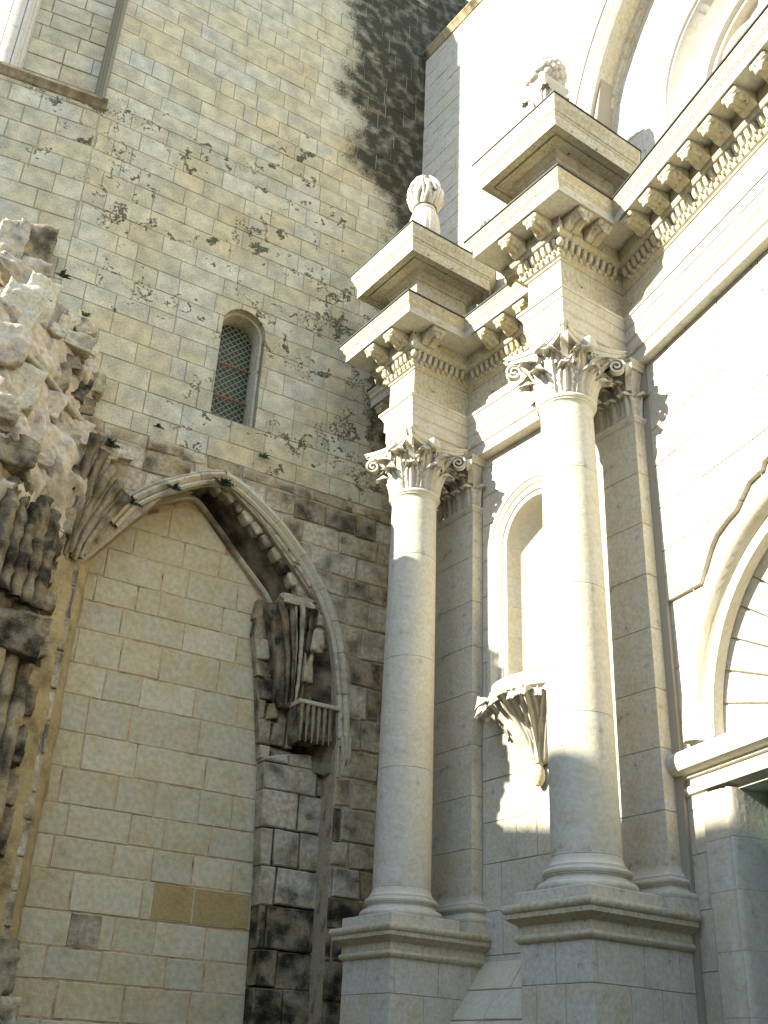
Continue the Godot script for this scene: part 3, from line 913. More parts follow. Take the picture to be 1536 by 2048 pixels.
# ---- stump of the vaulting pier at the left
func build_ruin() -> void:
	var t := thing("ruined_pier", "broken weathered stump of a vaulted pier jutting from the shaded wall", "ruin", FA * Vector3(5.3, 0, 0.3))
	var inv := Transform3D(Basis(), -t.position)
	var fr := inv * FA
	# core: a rough height field over the wall
	var edge := pv([10.71,5.63, 10.43,5.34, 9.74,5.18, 9.58,4.92, 9.43,4.50, 8.99,4.32, 8.26,4.36, 7.88,4.30, 7.47,4.05, 7.17,4.00, 6.56,4.25, 6.37,4.41, 5.95,4.47, 5.52,4.43, 5.13,4.46, 4.52,4.41, 3.99,4.40, 3.51,4.42, 0.0,4.40])
	var nz := FastNoiseLite.new()
	nz.seed = 77
	nz.frequency = 1.0
	nz.fractal_octaves = 5
	var nc := FastNoiseLite.new()
	nc.seed = 78
	nc.noise_type = FastNoiseLite.TYPE_CELLULAR
	nc.cellular_return_type = FastNoiseLite.RETURN_CELL_VALUE
	nc.frequency = 2.4
	var st := st_new()
	var g := []
	var NY := 190
	var NA := 44
	for i in NY + 1:
		var y := 10.3 * i / NY
		var e := 4.4
		for k in edge.size() - 1:
			if y <= edge[k].x and y >= edge[k + 1].x:
				e = lerpf(edge[k + 1].y, edge[k].y, (y - edge[k + 1].x) / (edge[k].x - edge[k + 1].x))
		var row := PackedVector3Array()
		for j in NA + 1:
			var f := float(j) / NA
			var a := e + f * (5.86 - e)
			var pr := 0.95
			if y > 8.7: pr = lerpf(0.9, 0.18, clampf((y - 8.7) / 0.7, 0, 1))
			if y < 6.4: pr = 0.9
			var ramp := pow(clampf((a - e) / 1.25, 0.0, 1.0), 0.85)
			var o := -0.10 + ramp * pr + 0.12 * clampf(f * 8.0, 0, 1)
			o += (nz.get_noise_2d(a * 1.8, y * 1.8) * 0.16 + nc.get_noise_2d(a * 1.2, y * 1.2) * 0.13) * clampf(f * 6.0, 0.0, 1.0)
			o += nz.get_noise_2d(a * 9.0, y * 9.0) * 0.03
			if j == NA: o = -0.3
			row.append(fr * Vector3(a + nz.get_noise_2d(y * 3.0, a) * 0.04, y, o))
		g.append(row)
	var top := PackedVector3Array()
	for q in g[NY]: top.append(q)
	for j in top.size(): top[j] = fr * Vector3((fr.affine_inverse() * top[j]).x, 10.25, -0.3)
	g.append(top)
	skin(st, g)
	part("core", done(st), M.mortar, t)
	# stones bedded in it: u, v, w, su, sv, sw, roll, material
	var kinds := [rough_mesh(101, 12, 0.15, 0.04), rough_mesh(102, 12, 0.22, 0.08), rough_mesh(103, 12, 0.16, 0.05), rough_mesh(104, 12, 0.26, 0.12), rough_mesh(105, 12, 0.13, 0.03)]
	var ms := {"p": M.worn, "d": M.dark, "b": M.black, "m": M.mortar, "r": M.rubbles[3], "o": M.rubbles[2]}
	var S := [
		[5.46, 10.12, 0.10, 0.40, 0.62, 0.36, 0.0, "d"], [5.74, 9.98, 0.14, 0.32, 0.70, 0.42, 0.1, "r"], [5.40, 9.72, 0.14, 0.34, 0.34, 0.4, 0.0, "r"],
		[5.62, 9.46, 0.34, 0.50, 0.22, 0.50, 0.55, "r"], [5.32, 9.10, 0.46, 0.34, 0.62, 0.46, 0.1, "p"], [5.54, 8.66, 0.74, 0.40, 0.72, 0.46, 0.15, "p"],
		[4.86, 9.28, 0.22, 0.15, 0.24, 0.26, 0.0, "p"], [4.95, 9.06, 0.34, 0.18, 0.20, 0.30, 0.2, "p"], [4.70, 9.18, 0.20, 0.26, 0.14, 0.3, -0.5, "r"], [4.60, 8.96, 0.20, 0.20, 0.16, 0.26, 0.3, "p"], [4.80, 8.84, 0.36, 0.34, 0.20, 0.40, 0.1, "r"], [5.05, 8.82, 0.5, 0.18, 0.16, 0.3, 0.4, "p"], [4.55, 8.76, 0.22, 0.18, 0.22, 0.2, 0.0, "p"], [4.66, 8.62, 0.20, 0.14, 0.16, 0.26, 0.3, "m"],
		[4.86, 8.58, 0.34, 0.30, 0.18, 0.28, -0.2, "b"], [4.66, 8.42, 0.22, 0.28, 0.30, 0.2, 0.2, "b"], [4.90, 8.34, 0.40, 0.22, 0.34, 0.24, 0.0, "d"], [4.50, 8.24, 0.14, 0.22, 0.22, 0.2, 0.0, "b"], [4.42, 8.60, 0.12, 0.18, 0.26, 0.22, 0.0, "o"], [4.40, 8.05, 0.1, 0.24, 0.2, 0.24, 0.0, "d"], [4.72, 8.10, 0.26, 0.16, 0.18, 0.2, 0.1, "o"],
		[5.62, 8.10, 0.92, 0.46, 0.50, 0.5, 0.15, "m"], [5.36, 7.72, 0.84, 0.44, 0.52, 0.46, 0.1, "p"], [5.52, 7.35, 0.98, 0.40, 0.26, 0.4, 0.0, "r"], [5.14, 7.46, 0.66, 0.30, 0.40, 0.4, 0.0, "m"], [5.0, 7.86, 0.52, 0.34, 0.30, 0.34, 0.2, "m"],
		[4.70, 7.62, 0.34, 0.30, 0.34, 0.3, 0.0, "o"], [4.52, 7.82, 0.22, 0.26, 0.30, 0.3, 0.1, "m"], [4.20, 7.78, 0.08, 0.34, 0.20, 0.2, -0.2, "o"], [4.02, 7.86, 0.06, 0.34, 0.18, 0.18, -0.1, "r"], [4.26, 7.56, 0.12, 0.24, 0.20, 0.22, 0.0, "d"],
		[5.30, 7.00, 0.86, 0.50, 0.34, 0.4, 0.1, "d"], [4.92, 6.92, 0.52, 0.20, 0.34, 0.2, -0.7, "d"], [4.96, 7.18, 0.6, 0.3, 0.2, 0.3, 0.1, "m"], [4.62, 7.20, 0.36, 0.30, 0.30, 0.3, 0.2, "b"],
		[4.52, 6.72, 0.24, 0.22, 0.30, 0.26, 0.0, "d"], [4.60, 6.40, 0.30, 0.22, 0.30, 0.28, 0.1, "d"], [4.58, 6.10, 0.24, 0.20, 0.26, 0.24, 0.0, "d"], [4.54, 5.82, 0.16, 0.26, 0.24, 0.26, 0.0, "d"], [4.72, 5.72, 0.34, 0.26, 0.30, 0.28, 0.0, "d"],
		[4.86, 5.28, 0.46, 0.62, 0.40, 0.5, 0.1, "b"], [4.58, 5.30, 0.24, 0.30, 0.28, 0.34, 0.0, "d"], [4.50, 4.76, 0.16, 0.20, 0.30, 0.24, 0.0, "d"], [4.52, 4.30, 0.20, 0.18, 0.36, 0.24, 0.0, "b"], [4.48, 3.90, 0.14, 0.16, 0.3, 0.2, 0.0, "d"], [4.50, 3.5, 0.14, 0.2, 0.4, 0.2, 0.0, "b"],
		[4.30, 2.35, 0.02, 0.42, 0.46, 0.26, 0.0, "d"], [4.20, 1.90, 0.02, 0.44, 0.42, 0.26, 0.0, "r"]]
	for i in S.size():
		var e: Array = S[i]
		var o := part("stone", kinds[i % 5], ms[e[7]], t)
		o.transform = Transform3D(fr.basis * Basis(Vector3(0, 0, 1), e[6]) * Basis.from_scale(Vector3(e[3], e[4], e[5])), fr * Vector3(e[0], e[1], e[2] - 0.06))
	# string ledge
	part("ledge", tube(PackedVector3Array([fr * Vector3(5.55, 8.20, 1.02), fr * Vector3(5.1, 8.12, 0.72), fr * Vector3(4.62, 7.98, 0.32), fr * Vector3(4.34, 7.95, 0.12)]), PackedFloat32Array([0.035, 0.03, 0.035, 0.03]), 6, 1.8), M.worn, t)
	# fan of ribs rising towards the lost vault
	var ribs := node("rib_springer", t)
	for k in 9:
		var p := PackedVector3Array()
		var r := PackedFloat32Array()
		var c := k / 8.0
		var ut := lerpf(3.84, 4.42, c)
		var yt := lerpf(7.26, 7.70, c) + 0.02 * sin(k * 3.0)
		var ub := lerpf(4.22, 4.46, c)
		for i in 12:
			var f := i / 11.0
			p.append(fr * Vector3(lerpf(ub, ut, pow(f, 1.5)), lerpf(6.42 + 0.04 * sin(k * 2.1), yt, f), lerpf(0.08, 0.14 + 0.40 * c, f) + (0.03 if k % 2 == 0 else 0.0)))
			r.append(lerpf(0.026, 0.060, f) * (1.0 if k % 2 == 0 else 0.75) * rng.randf_range(0.9, 1.1))
		part("rib", worn_tube(p, r, 0.32), M.dark if k < 6 else M.black, ribs)
	part("rib_bed", slab(fr, pv([4.20,6.45, 4.55,6.45, 4.52,7.66, 4.20,7.50, 3.90,7.24, 4.02,7.0]), -0.1, 0.10, 0.03), M.dark, ribs)
	# clustered shafts, capital and lower shafts at the very left
	var sh := node("shaft_cluster", t)
	for k in 5:
		var u := 4.66 + k * 0.13
		var w := 0.42 + k * 0.10
		part("shaft", worn_tube(PackedVector3Array([fr * Vector3(u, 6.72 + 0.09 * sin(k * 2.3), w), fr * Vector3(u - 0.01, 6.3, w), fr * Vector3(u - 0.02, 5.62, w - 0.02)]), PackedFloat32Array([0.085, 0.078, 0.07]), 0.42), M.black, sh)
	for k in 4:
		var u := 4.62 + k * 0.16
		var w := 0.34 + k * 0.12
		part("shaft", worn_tube(PackedVector3Array([fr * Vector3(u, 5.1, w), fr * Vector3(u, 3.0, w), fr * Vector3(u, 0.0, w)]), PackedFloat32Array([0.085, 0.085, 0.085]), 0.4), M.dark, sh)
	# plastered quarter-round between the pier and the infill
	var pl := st_new()
	var pg := []
	for i in 61:
		var y := i * 0.112
		var row := PackedVector3Array()
		for k in 9:
			var f := k / 8.0
			row.append(fr * Vector3(lerpf(4.58, 3.98, f) + nz.get_noise_2d(y * 2.0, 9.0) * 0.03, y, 0.16 - 0.36 * pow(f, 1.6) + nz.get_noise_2d(y * 3.0, f * 2.0) * 0.05 - (0.26 * clampf(f * 6.0 - 5.0, 0, 1))))
		pg.append(row)
	skin(pl, pg)
	part("plaster", done(pl), M.ochre, t)

# ---------------------------------------------------------------- carved pieces
func extrude_x(prof: PackedVector2Array, width: float, ch := 0.004) -> ArrayMesh:   # profile (out, up), run along x, centred
	var fr := Transform3D(Basis(Vector3(0, 0, 1), Vector3.UP, Vector3(-1, 0, 0)), Vector3.ZERO)
	var st := st_new()
	slab(fr, prof, 0.0, width * 0.5, ch, Vector2.ZERO, Rect2(), st)
	var fr2 := Transform3D(Basis(Vector3(0, 0, -1), Vector3.UP, Vector3(1, 0, 0)), Vector3.ZERO)
	var mir := PackedVector2Array()
	for q in prof: mir.append(Vector2(-q.x, q.y))
	slab(fr2, mir, 0.0, width * 0.5, ch, Vector2.ZERO, Rect2(), st)
	return done(st)

# an acanthus leaf standing at the origin, growing up, curling out along +z
func leaf_mesh(h: float, w: float, curl: float, lean := 0.05, drop := 2.5) -> ArrayMesh:
	var NT := 18
	var NS := 12
	var gf := []
	var gb := []
	for i in NT + 1:
		var t := float(i) / NT
		var y := 0.0
		var z := 0.0
		var ang := 0.0
		var k := 0.66
		if t <= k:
			y = (h - curl) * t / k
			z = lean * pow(t / k, 2.0)
		else:
			ang = (t - k) / (1.0 - k) * drop
			y = h - curl + curl * sin(ang)
			z = lean + curl * (1.0 - cos(ang))
		var nrm := Vector3(0, -sin(ang), cos(ang)) if t > k else Vector3(0, 0, 1)
		nrm = Vector3(0, sin(ang), cos(ang))
		var ww := w * 0.5 * (0.58 + 0.42 * sin(PI * minf(1.0, 0.12 + t * 0.95)))
		if t > 0.84: ww *= 1.0 - pow((t - 0.84) / 0.16, 2.0) * 0.42
		var lob := absf(sin(t * PI * 4.5))
		var rf := PackedVector3Array()
		var rb := PackedVector3Array()
		for j in NS + 1:
			var s := -1.0 + 2.0 * j / NS
			var sx := s * ww * (1.0 - 0.20 * (1.0 - lob) * absf(s))
			var bump := 0.085 * w * cos(s * PI * 3.0) * (1.0 - 0.3 * absf(s)) - 0.16 * w * s * s + (0.07 * w if absf(s) < 0.1 else 0.0) + 0.03 * w * lob * absf(s)
			var p := Vector3(sx, y, z)
			rf.append(p + nrm * (bump + 0.013))
			rb.append(p + nrm * (bump * 0.5 - 0.016))
		gf.append(rf)
		gb.append(rb)
	var st := st_new()
	skin(st, gf)
	var st_g := []
	for i in gb.size():
		var r: PackedVector3Array = gb[i].duplicate()
		r.reverse()
		st_g.append(r)
	skin(st, st_g)
	st.set_smooth_group(7)
	for i in NT:
		quad(st, gf[i][0], gb[i][0], gb[i + 1][0], gf[i + 1][0])
		quad(st, gf[i][NS], gf[i + 1][NS], gb[i + 1][NS], gb[i][NS])
	for j in NS:
		quad(st, gf[NT][j], gb[NT][j], gb[NT][j + 1], gf[NT][j + 1])
	return done(st)

# a scroll: stalk then spiral, in the plane (z out, y up), ribbon of width wd along x
func scroll_mesh(z0: float, y0: float, zc: float, yc: float, r0: float, wd: float, turns := 1.9, sgn := 1.0) -> ArrayMesh:
	var pts := PackedVector2Array()
	var start := Vector2(zc, yc) + Vector2(cos(2.6), sin(2.6)) * r0
	for i in 7:
		var f := i / 7.0
		var q := Vector2(z0, y0).lerp(start, f)
		q.x -= sin(f * PI) * 0.02
		pts.append(q)
	for i in 34:
		var f := i / 33.0
		var a := 2.6 - f * turns * TAU
		var r := r0 * (1.0 - 0.86 * f)
		pts.append(Vector2(zc, yc) + Vector2(cos(a), sin(a)) * r)
	var g := []
	for i in pts.size():
		var d := (pts[mini(i + 1, pts.size() - 1)] - pts[maxi(i - 1, 0)]).normalized()
		var n := Vector2(-d.y, d.x) * lerpf(0.013, 0.009, float(i) / pts.size())
		var w2 := wd * 0.5 * (0.75 + 0.25 * float(i) / pts.size())
		var p := pts[i]
		g.append(PackedVector3Array([Vector3(-w2, p.y + n.y, p.x + n.x), Vector3(-w2 * 0.3, p.y + n.y * 0.4, p.x + n.x * 0.4), Vector3(w2 * 0.3, p.y + n.y * 0.4, p.x + n.x * 0.4), Vector3(w2, p.y + n.y, p.x + n.x), Vector3(w2, p.y - n.y, p.x - n.x), Vector3(-w2, p.y - n.y, p.x - n.x)]))
	var st := st_new()
	skin(st, g, [], [0, 1, 2, 3, 4, 5], true)
	return done(st)

func ball(r: float, sx := 1.0, sy := 1.0, sz := 1.0, n := 12) -> ArrayMesh:
	var st := st_new()
	var g := []
	for i in 9:
		var a := PI * i / 8.0 - PI / 2
		var row := PackedVector3Array()
		for j in n:
			var b := TAU * j / n
			row.append(Vector3(cos(a) * cos(b) * r * sx, sin(a) * r * sy, -cos(a) * sin(b) * r * sz))
		g.append(row)
	skin(st, g, [], [], true)
	return done(st)

func abacus_mesh(e: float, conc: float, y0: float, y1: float, st: SurfaceTool, cut := 0.05) -> void:
	var plan := PackedVector2Array()
	for s in 4:
		var b := Basis(Vector3.UP, -s * PI / 2)
		var n := 9
		for i in n:
			var f := float(i) / (n - 1)
			var x := lerpf(-e + cut, e - cut, f)
			var z := e - conc * (1.0 - pow(absf(f * 2.0 - 1.0), 2.0))
			var v := b * Vector3(x, 0, z)
			plan.append(Vector2(v.x, v.z))
	var g := []
	for q in [[0.90, y0], [0.93, y0 + (y1 - y0) * 0.45], [0.97, y0 + (y1 - y0) * 0.5], [0.97, y0 + (y1 - y0) * 0.62], [1.0, y0 + (y1 - y0) * 0.8], [1.0, y1]]:
		var row := PackedVector3Array()
		for p in plan: row.append(Vector3(p.x * q[0], q[1], p.y * q[0]))
		g.append(row)
	skin(st, g, [1, 2, 3, 4, 5], [], true)
	st.set_smooth_group(-1)
	for k in [0, g.size() - 1]:
		var r: PackedVector3Array = g[k]
		for j in r.size():
			st.add_vertex(Vector3(0, r[0].y, 0)); st.add_vertex(r[j]); st.add_vertex(r[(j + 1) % r.size()])

func spin(o: Node3D, ang: float, rad: float, y: float) -> void:
	o.transform = Transform3D(Basis(Vector3.UP, ang), Vector3(sin(ang) * rad, y, cos(ang) * rad))

var leaf_lo: ArrayMesh
var leaf_hi: ArrayMesh
var volute: ArrayMesh
var helix: ArrayMesh
var flower: ArrayMesh

func make_carvings() -> void:
	leaf_lo = leaf_mesh(0.30, 0.20, 0.068, 0.055, 3.0)
	leaf_hi = leaf_mesh(0.48, 0.21, 0.078, 0.085, 3.0)
	volute = scroll_mesh(0.28, 0.30, 0.50, 0.455, 0.095, 0.085)
	helix = scroll_mesh(0.0, 0.30, 0.08, 0.465, 0.065, 0.055, 1.6)
	flower = rough_mesh(131, 6, 0.3, 0.7)

func capital(parent: Node, y: float) -> void:
	var c := node("capital", parent, Vector3(0, y, 0))
	part("bell", lathe(pv([0.245,0.0, 0.245,0.25, 0.26,0.40, 0.30,0.52, 0.33,0.56, 0.0,0.56]), 32), M.clean, c)
	var st := st_new()
	abacus_mesh(0.47, 0.125, 0.545, 0.632, st, 0.045)
	part("abacus", done(st), M.clean, c)
	for k in 8:
		spin(part("leaf", leaf_lo, M.clean, c), k * PI / 4, 0.262, 0.0)
		spin(part("leaf", leaf_hi, M.clean, c), k * PI / 4 + PI / 8, 0.245, 0.0)
	for k in 4:
		spin(part("volute", volute, M.clean, c), k * PI / 2 + PI / 4, 0.02, 0.0)
		for s in [-1.0, 1.0]:
			var h := part("helix", helix, M.clean, c)
			h.transform = Transform3D(Basis(Vector3.UP, k * PI / 2) * Basis(Vector3.UP, PI / 2 * s * -0.86), Basis(Vector3.UP, k * PI / 2) * Vector3(s * 0.17, 0.02, 0.29))
		var f := part("flower", flower, M.clean, c)
		f.transform = Transform3D(Basis(Vector3.UP, k * PI / 2) * Basis.from_scale(Vector3(0.12, 0.11, 0.10)), Basis(Vector3.UP, k * PI / 2) * Vector3(0, 0.585, 0.35))
		# caulicole stems
		for s in [-1.0, 1.0]:
			var b := Basis(Vector3.UP, k * PI / 2)
			part("stem", tube(PackedVector3Array([b * Vector3(s * 0.10, 0.14, 0.25), b * Vector3(s * 0.105, 0.28, 0.27), b * Vector3(s * 0.13, 0.37, 0.31)]), PackedFloat32Array([0.014, 0.02, 0.032]), 7), M.clean, c)

const BASE := [0.40,2.995, 0.408,3.015, 0.408,3.035, 0.395,3.055, 0.362,3.062, 0.36,3.072, 0.345,3.080, 0.338,3.094, 0.342,3.106, 0.352,3.112, 0.352,3.118, 0.362,3.126, 0.366,3.145, 0.358,3.163, 0.33,3.172, 0.33,3.192, 0.312,3.205, 0.298,3.235, 0.291,3.27]

func build_columns() -> void:
	make_carvings()
	var t := thing("column", "Corinthian column in full sun beside the church door, on a tall pedestal", "column", Vector3(XR, 0, ZC), "columns of the church front")
	var back := ZW - ZC
	# pedestal
	var p := node("pedestal", t)
	var path := pv([-0.39,back, -0.39,0.39, 0.39,0.39, 0.39,back])
	part("cap", sweep_mesh(path, pv([0.0,2.60, 0.012,2.605, 0.03,2.62, 0.036,2.64, 0.03,2.658, 0.015,2.668, 0.012,2.735, 0.03,2.748, 0.06,2.765, 0.082,2.785, 0.09,2.787, 0.09,2.825, 0.10,2.83, 0.112,2.85, 0.114,2.87, 0.105,2.892, -0.36,2.90])), M.worn, p)
	part("core", sweep_mesh(pv([-0.384,back, -0.384,0.384, 0.384,0.384, 0.384,back]), pv([0,0, 0,2.61])), M.joint, p)
	for f in [[Transform3D(Basis.IDENTITY, Vector3(0, 0, 0.384)), -0.39, 0.39], [Transform3D(Basis(Vector3.UP, PI / 2), Vector3(0.384, 0, 0)), -0.384, -back], [Transform3D(Basis(Vector3.UP, -PI / 2), Vector3(-0.384, 0, 0)), back, 0.384]]:
		ashlar(p, f[0], {"region": pv([f[1],0, f[2],0, f[2],2.605, f[1],2.605]), "ys": PackedFloat32Array([0, 0.62, 1.18, 1.76, 2.30, 2.61]), "l0": 0.34, "l1": 0.62, "joint": 0.006, "w0": -0.02, "p0": 0.005, "p1": 0.007, "tilt": 0.001, "jit": 0.001, "ch": 0.002, "mats": M.cleans, "name": "block"})
	var b := node("base", t)
	part("plinth", square_lathe(pv([0.41,2.90, 0.41,2.99, 0.405,2.995, 0.0,2.995])), M.clean, b)
	part("moulding", lathe(pv(BASE), 56), M.clean, b)
	# four drums
	var js := [3.27, 4.44, 5.64, 6.865, 7.60]
	for i in 4:
		var pr := PackedVector2Array()
		var y0: float = js[i]
		var y1: float = js[i + 1]
		for k in 9:
			var y := lerpf(y0 + 0.003, y1 - 0.003, k / 8.0)
			var f := (y - 3.27) / 4.33
			var r := 0.291 - 0.030 * pow(f, 1.5)
			if k == 0: pr.append(Vector2(r - 0.004, y0 + 0.001))
			pr.append(Vector2(r, y))
			if k == 8: pr.append(Vector2(r - 0.004, y1 - 0.001))
		part("drum", lathe(pr, 56), M.cleans[[0, 2, 0, 3][i]], t)
	part("astragal", lathe(pv([0.258,7.59, 0.262,7.60, 0.276,7.625, 0.285,7.63, 0.285,7.645, 0.296,7.652, 0.303,7.67, 0.298,7.69, 0.28,7.70, 0.0,7.70]), 56), M.clean, t)
	capital(t, 7.70)
	var t2 := t.duplicate()
	t2.name = "column_001"
	add_child(t2)
	t2.position = Vector3(XL, 0, ZC)
	t2.set_meta("label", "Corinthian column half in shadow, standing next to the shaded ashlar wall")

# ---------------------------------------------------------------- the classical front
func off_path(path: PackedVector2Array, d: float) -> PackedVector2Array:
	var out := PackedVector2Array()
	var n := path.size()
	for i in n:
		var d0 := (path[i] - path[maxi(i - 1, 0)]).normalized()
		var d1 := (path[mini(i + 1, n - 1)] - path[i]).normalized()
		if i == 0: d0 = d1
		if i == n - 1: d1 = d0
		var n0 := Vector2(-d0.y, d0.x)
		var m := (n0 + Vector2(-d1.y, d1.x)).normalized()
		out.append(path[i] + m * d / maxf(0.3, m.dot(n0)))
	return out

func fp2(s: float, w: float) -> Vector2:
	var q := FP * Vector3(s, 0, w)
	return Vector2(q.x, q.z)

func build_facade() -> void:
	var t := thing("church_front", "pale classical church front with entablature, arched niche and round-headed portal", "building", Vector3(-7.0, 0, 0))
	var I := Transform3D(Basis(), -t.position)
	var at := -t.position
	# entablature
	var e := node("entablature", t)
	var path := pv([-10.3,-0.02, -9.215,-0.02, -9.215,0.84, -8.715,0.84, -8.715,-0.02, -6.68,-0.02, -6.68,0.84, -6.18,0.84, -6.18,-0.108])
	for s in [0.6, 1.6, 2.8, 5.0]: path.append(fp2(s, 0.0))
	part("architrave", sweep_mesh(path, pv([-0.45,8.33, 0.0,8.33, 0.0,8.47, 0.008,8.475, 0.02,8.485, 0.02,8.63, 0.03,8.64, 0.04,8.65, 0.04,8.79, 0.05,8.795, 0.055,8.82, 0.075,8.85, 0.085,8.87, 0.095,8.872, 0.095,8.905, 0.0,8.915])), M.clean, e, at)
	part("frieze", sweep_mesh(path, pv([0.0,8.91, 0.0,9.33])), M.worn, e, at)
	part("bed_mould", sweep_mesh(path, pv([0.0,9.325, 0.015,9.33, 0.02,9.35, 0.045,9.365, 0.05,9.40, 0.052,9.545, 0.085,9.55, 0.12,9.56, 0.135,9.575, 0.14,9.60, 0.145,9.605, 0.145,9.765])), M.worn, e, at)
	part("corona", sweep_mesh(path, pv([0.14,9.76, 0.41,9.76, 0.415,9.75, 0.425,9.75, 0.425,9.855, 0.43,9.86])), M.clean, e, at)
	part("cyma", sweep_mesh(path, pv([0.425,9.858, 0.435,9.862, 0.438,9.875, 0.45,9.885, 0.452,9.90, 0.455,9.92, 0.468,9.945, 0.485,9.96, 0.49,9.975, 0.49,9.992])), M.worn, e, at)
	part("lead", sweep_mesh(path, pv([0.485,9.988, 0.505,9.985, 0.505,10.003, 0.3,10.02, -0.45,10.04])), M.lead, e, at)
	# modillions under the corona, egg band below
	var mod := extrude_x(pv([0.0,0.0, 0.0,-0.15, 0.03,-0.155, 0.07,-0.135, 0.11,-0.095, 0.15,-0.07, 0.19,-0.068, 0.22,-0.082, 0.245,-0.072, 0.258,-0.045, 0.25,-0.015, 0.24,0.0]), 0.20, 0.014)
	var mleaf := leaf_mesh(0.25, 0.19, 0.035, 0.02, 2.6)
	var den := extrude_x(pv([0.0,0.0, 0.062,0.0, 0.066,-0.01, 0.062,-0.05, 0.05,-0.085, 0.035,-0.105, 0.0,-0.115]), 0.052, 0.010)
	var dart := extrude_x(pv([0.0,0.0, 0.035,-0.01, 0.042,-0.03, 0.03,-0.05, 0.0,-0.055]), 0.030, 0.006)
	var egg := ball(0.045, 1, 1.3, 1)
	for row in [[0.145, 9.762, 0.36, 0], [0.05, 9.545, 0.09, 1]]:
		var op := off_path(path, row[0])
		for i in op.size() - 1:
			var d := op[i + 1] - op[i]
			var n := Vector2(-d.y, d.x).normalized()
			var sp: float = row[2]
			var len := d.length()
			var ext := 0.26 if row[3] == 0 else 0.04
			# outer corners carry pieces close to the arris, inner corners keep clear
			var c0 := 0.0
			var c1 := 0.0
			var k := maxi(1, int(round(len / sp)))
			if i == op.size() - 2: continue
			for j in k:
				var f := (j + 0.5) / k
				var q := op[i] + d * f
				if q.x > -2.5: continue
				# skip what would run into the neighbouring return
				var edge_in := false
				for m in [i, i + 1]:
					if m > 0 and m < op.size() - 1:
						var a0 := (op[m] - op[m - 1]).normalized()
						var a1 := (op[m + 1] - op[m]).normalized()
						if a0.cross(a1) > 0.1 and q.distance_to(op[m]) < ext + 0.03: edge_in = true
				if edge_in: continue
				var b := Basis(Vector3(d.normalized().x, 0, d.normalized().y), Vector3.UP, Vector3(n.x, 0, n.y))
				var pos := Vector3(q.x, row[1], q.y) + at
				if row[3] == 0:
					part("modillion", mod, M.worn, e).transform = Transform3D(b, pos)
					part("modillion_leaf", mleaf, M.worn, e).transform = Transform3D(b * Basis(Vector3(1, 0, 0), 1.28), pos + b * Vector3(0, -0.135, 0.005))
				else:
					part("dentil", den, M.worn, e).transform = Transform3D(b, pos)
					part("dart", dart, M.worn, e).transform = Transform3D(b, pos + b * Vector3(len / k * 0.5, -0.115, -0.005))
		if row[3] == 1:
			for i in range(1, op.size() - 1):
				var a0 := (op[i] - op[i - 1]).normalized()
				var a1 := (op[i + 1] - op[i]).normalized()
				if a0.cross(a1) < -0.3:
					part("corner_egg", egg, M.worn, e, Vector3(op[i].x, 9.49, op[i].y) + at + Vector3(0.02, 0, 0.02))
	# wall behind the columns
	var FB := I * Transform3D(Basis.IDENTITY, Vector3(0, 0, ZW))
	var wl := node("bay_wall", t)
	var cx := (XR + XL) * 0.5
	var nh := PackedVector2Array([Vector2(cx + 0.62, 5.0)])
	nh.append_array(ring_poly(Vector2(cx, 7.0), 0.62, 0.0, PI, 24))
	nh.append(Vector2(cx - 0.62, 5.0))
	ashlar(wl, FB, {"region": pv([-8.60,1.0, -6.80,1.0, -6.80,8.36, -8.60,8.36]), "holes": [ccw(nh)], "ys": courses(1.0, 8.3, 0.38, 0.46), "l0": 0.5, "l1": 0.9, "joint": 0.008, "p0": 0.0, "p1": 0.004, "tilt": 0.003, "jit": 0.002, "ch": 0.004, "mats": M.cleans})
	ashlar(wl, FB, {"region": pv([-10.3,1.0, -9.33,1.0, -9.33,8.36, -10.3,8.36]), "ys": courses(1.0, 8.3, 0.38, 0.46), "l0": 0.5, "l1": 0.9, "joint": 0.006, "p1": 0.002, "tilt": 0.002, "ch": 0.003, "mats": M.cleans})
	var st := st_new()
	var nh2 := nh.duplicate()
	for r in [[-10.4, 0.0, cx - 0.60, 9.9], [cx + 0.60, 0.0, -6.0, 9.9], [cx - 0.60, 0.0, cx + 0.60, 5.1], [cx - 0.60, 7.62, cx + 0.60, 9.9]]:
		slab(FB, pv([r[0], r[1], r[2], r[1], r[2], r[3], r[0], r[3]]), -0.9, -0.006, 0.0, Vector2.ZERO, Rect2(), st)
	part("core", done(st), M.joint, wl)
	# battered foot between the pedestals
	var vb := Vector3(0, 0.80, -0.60)
	var fb := I * Transform3D(Basis(Vector3(1, 0, 0), vb, Vector3(0, 0.60, 0.80)), Vector3(0, 2.66, ZW + 0.01))
	ashlar(wl, fb, {"region": pv([-8.575,-2.5, -6.82,-2.5, -6.82,0.0, -8.575,0.0]), "ys": PackedFloat32Array([-2.5, -1.9, -1.45, -1.05, -0.68, -0.34, 0.0]), "l0": 0.5, "l1": 1.0, "joint": 0.012, "w0": -0.10, "p0": 0.0, "p1": 0.006, "ch": 0.006, "mats": M.cleans, "name": "foot_stone"})
	part("foot_bed", slab(fb, pv([-8.575,-3.3, -6.82,-3.3, -6.82,0.0, -8.575,0.0]), -0.2, -0.01, 0.0), M.joint, wl)
	# niche
	niche(t, FB, cx)
	# pilasters
	for x in [XL, XR]:
		pilaster(t, at, x)
	portal(t, I)

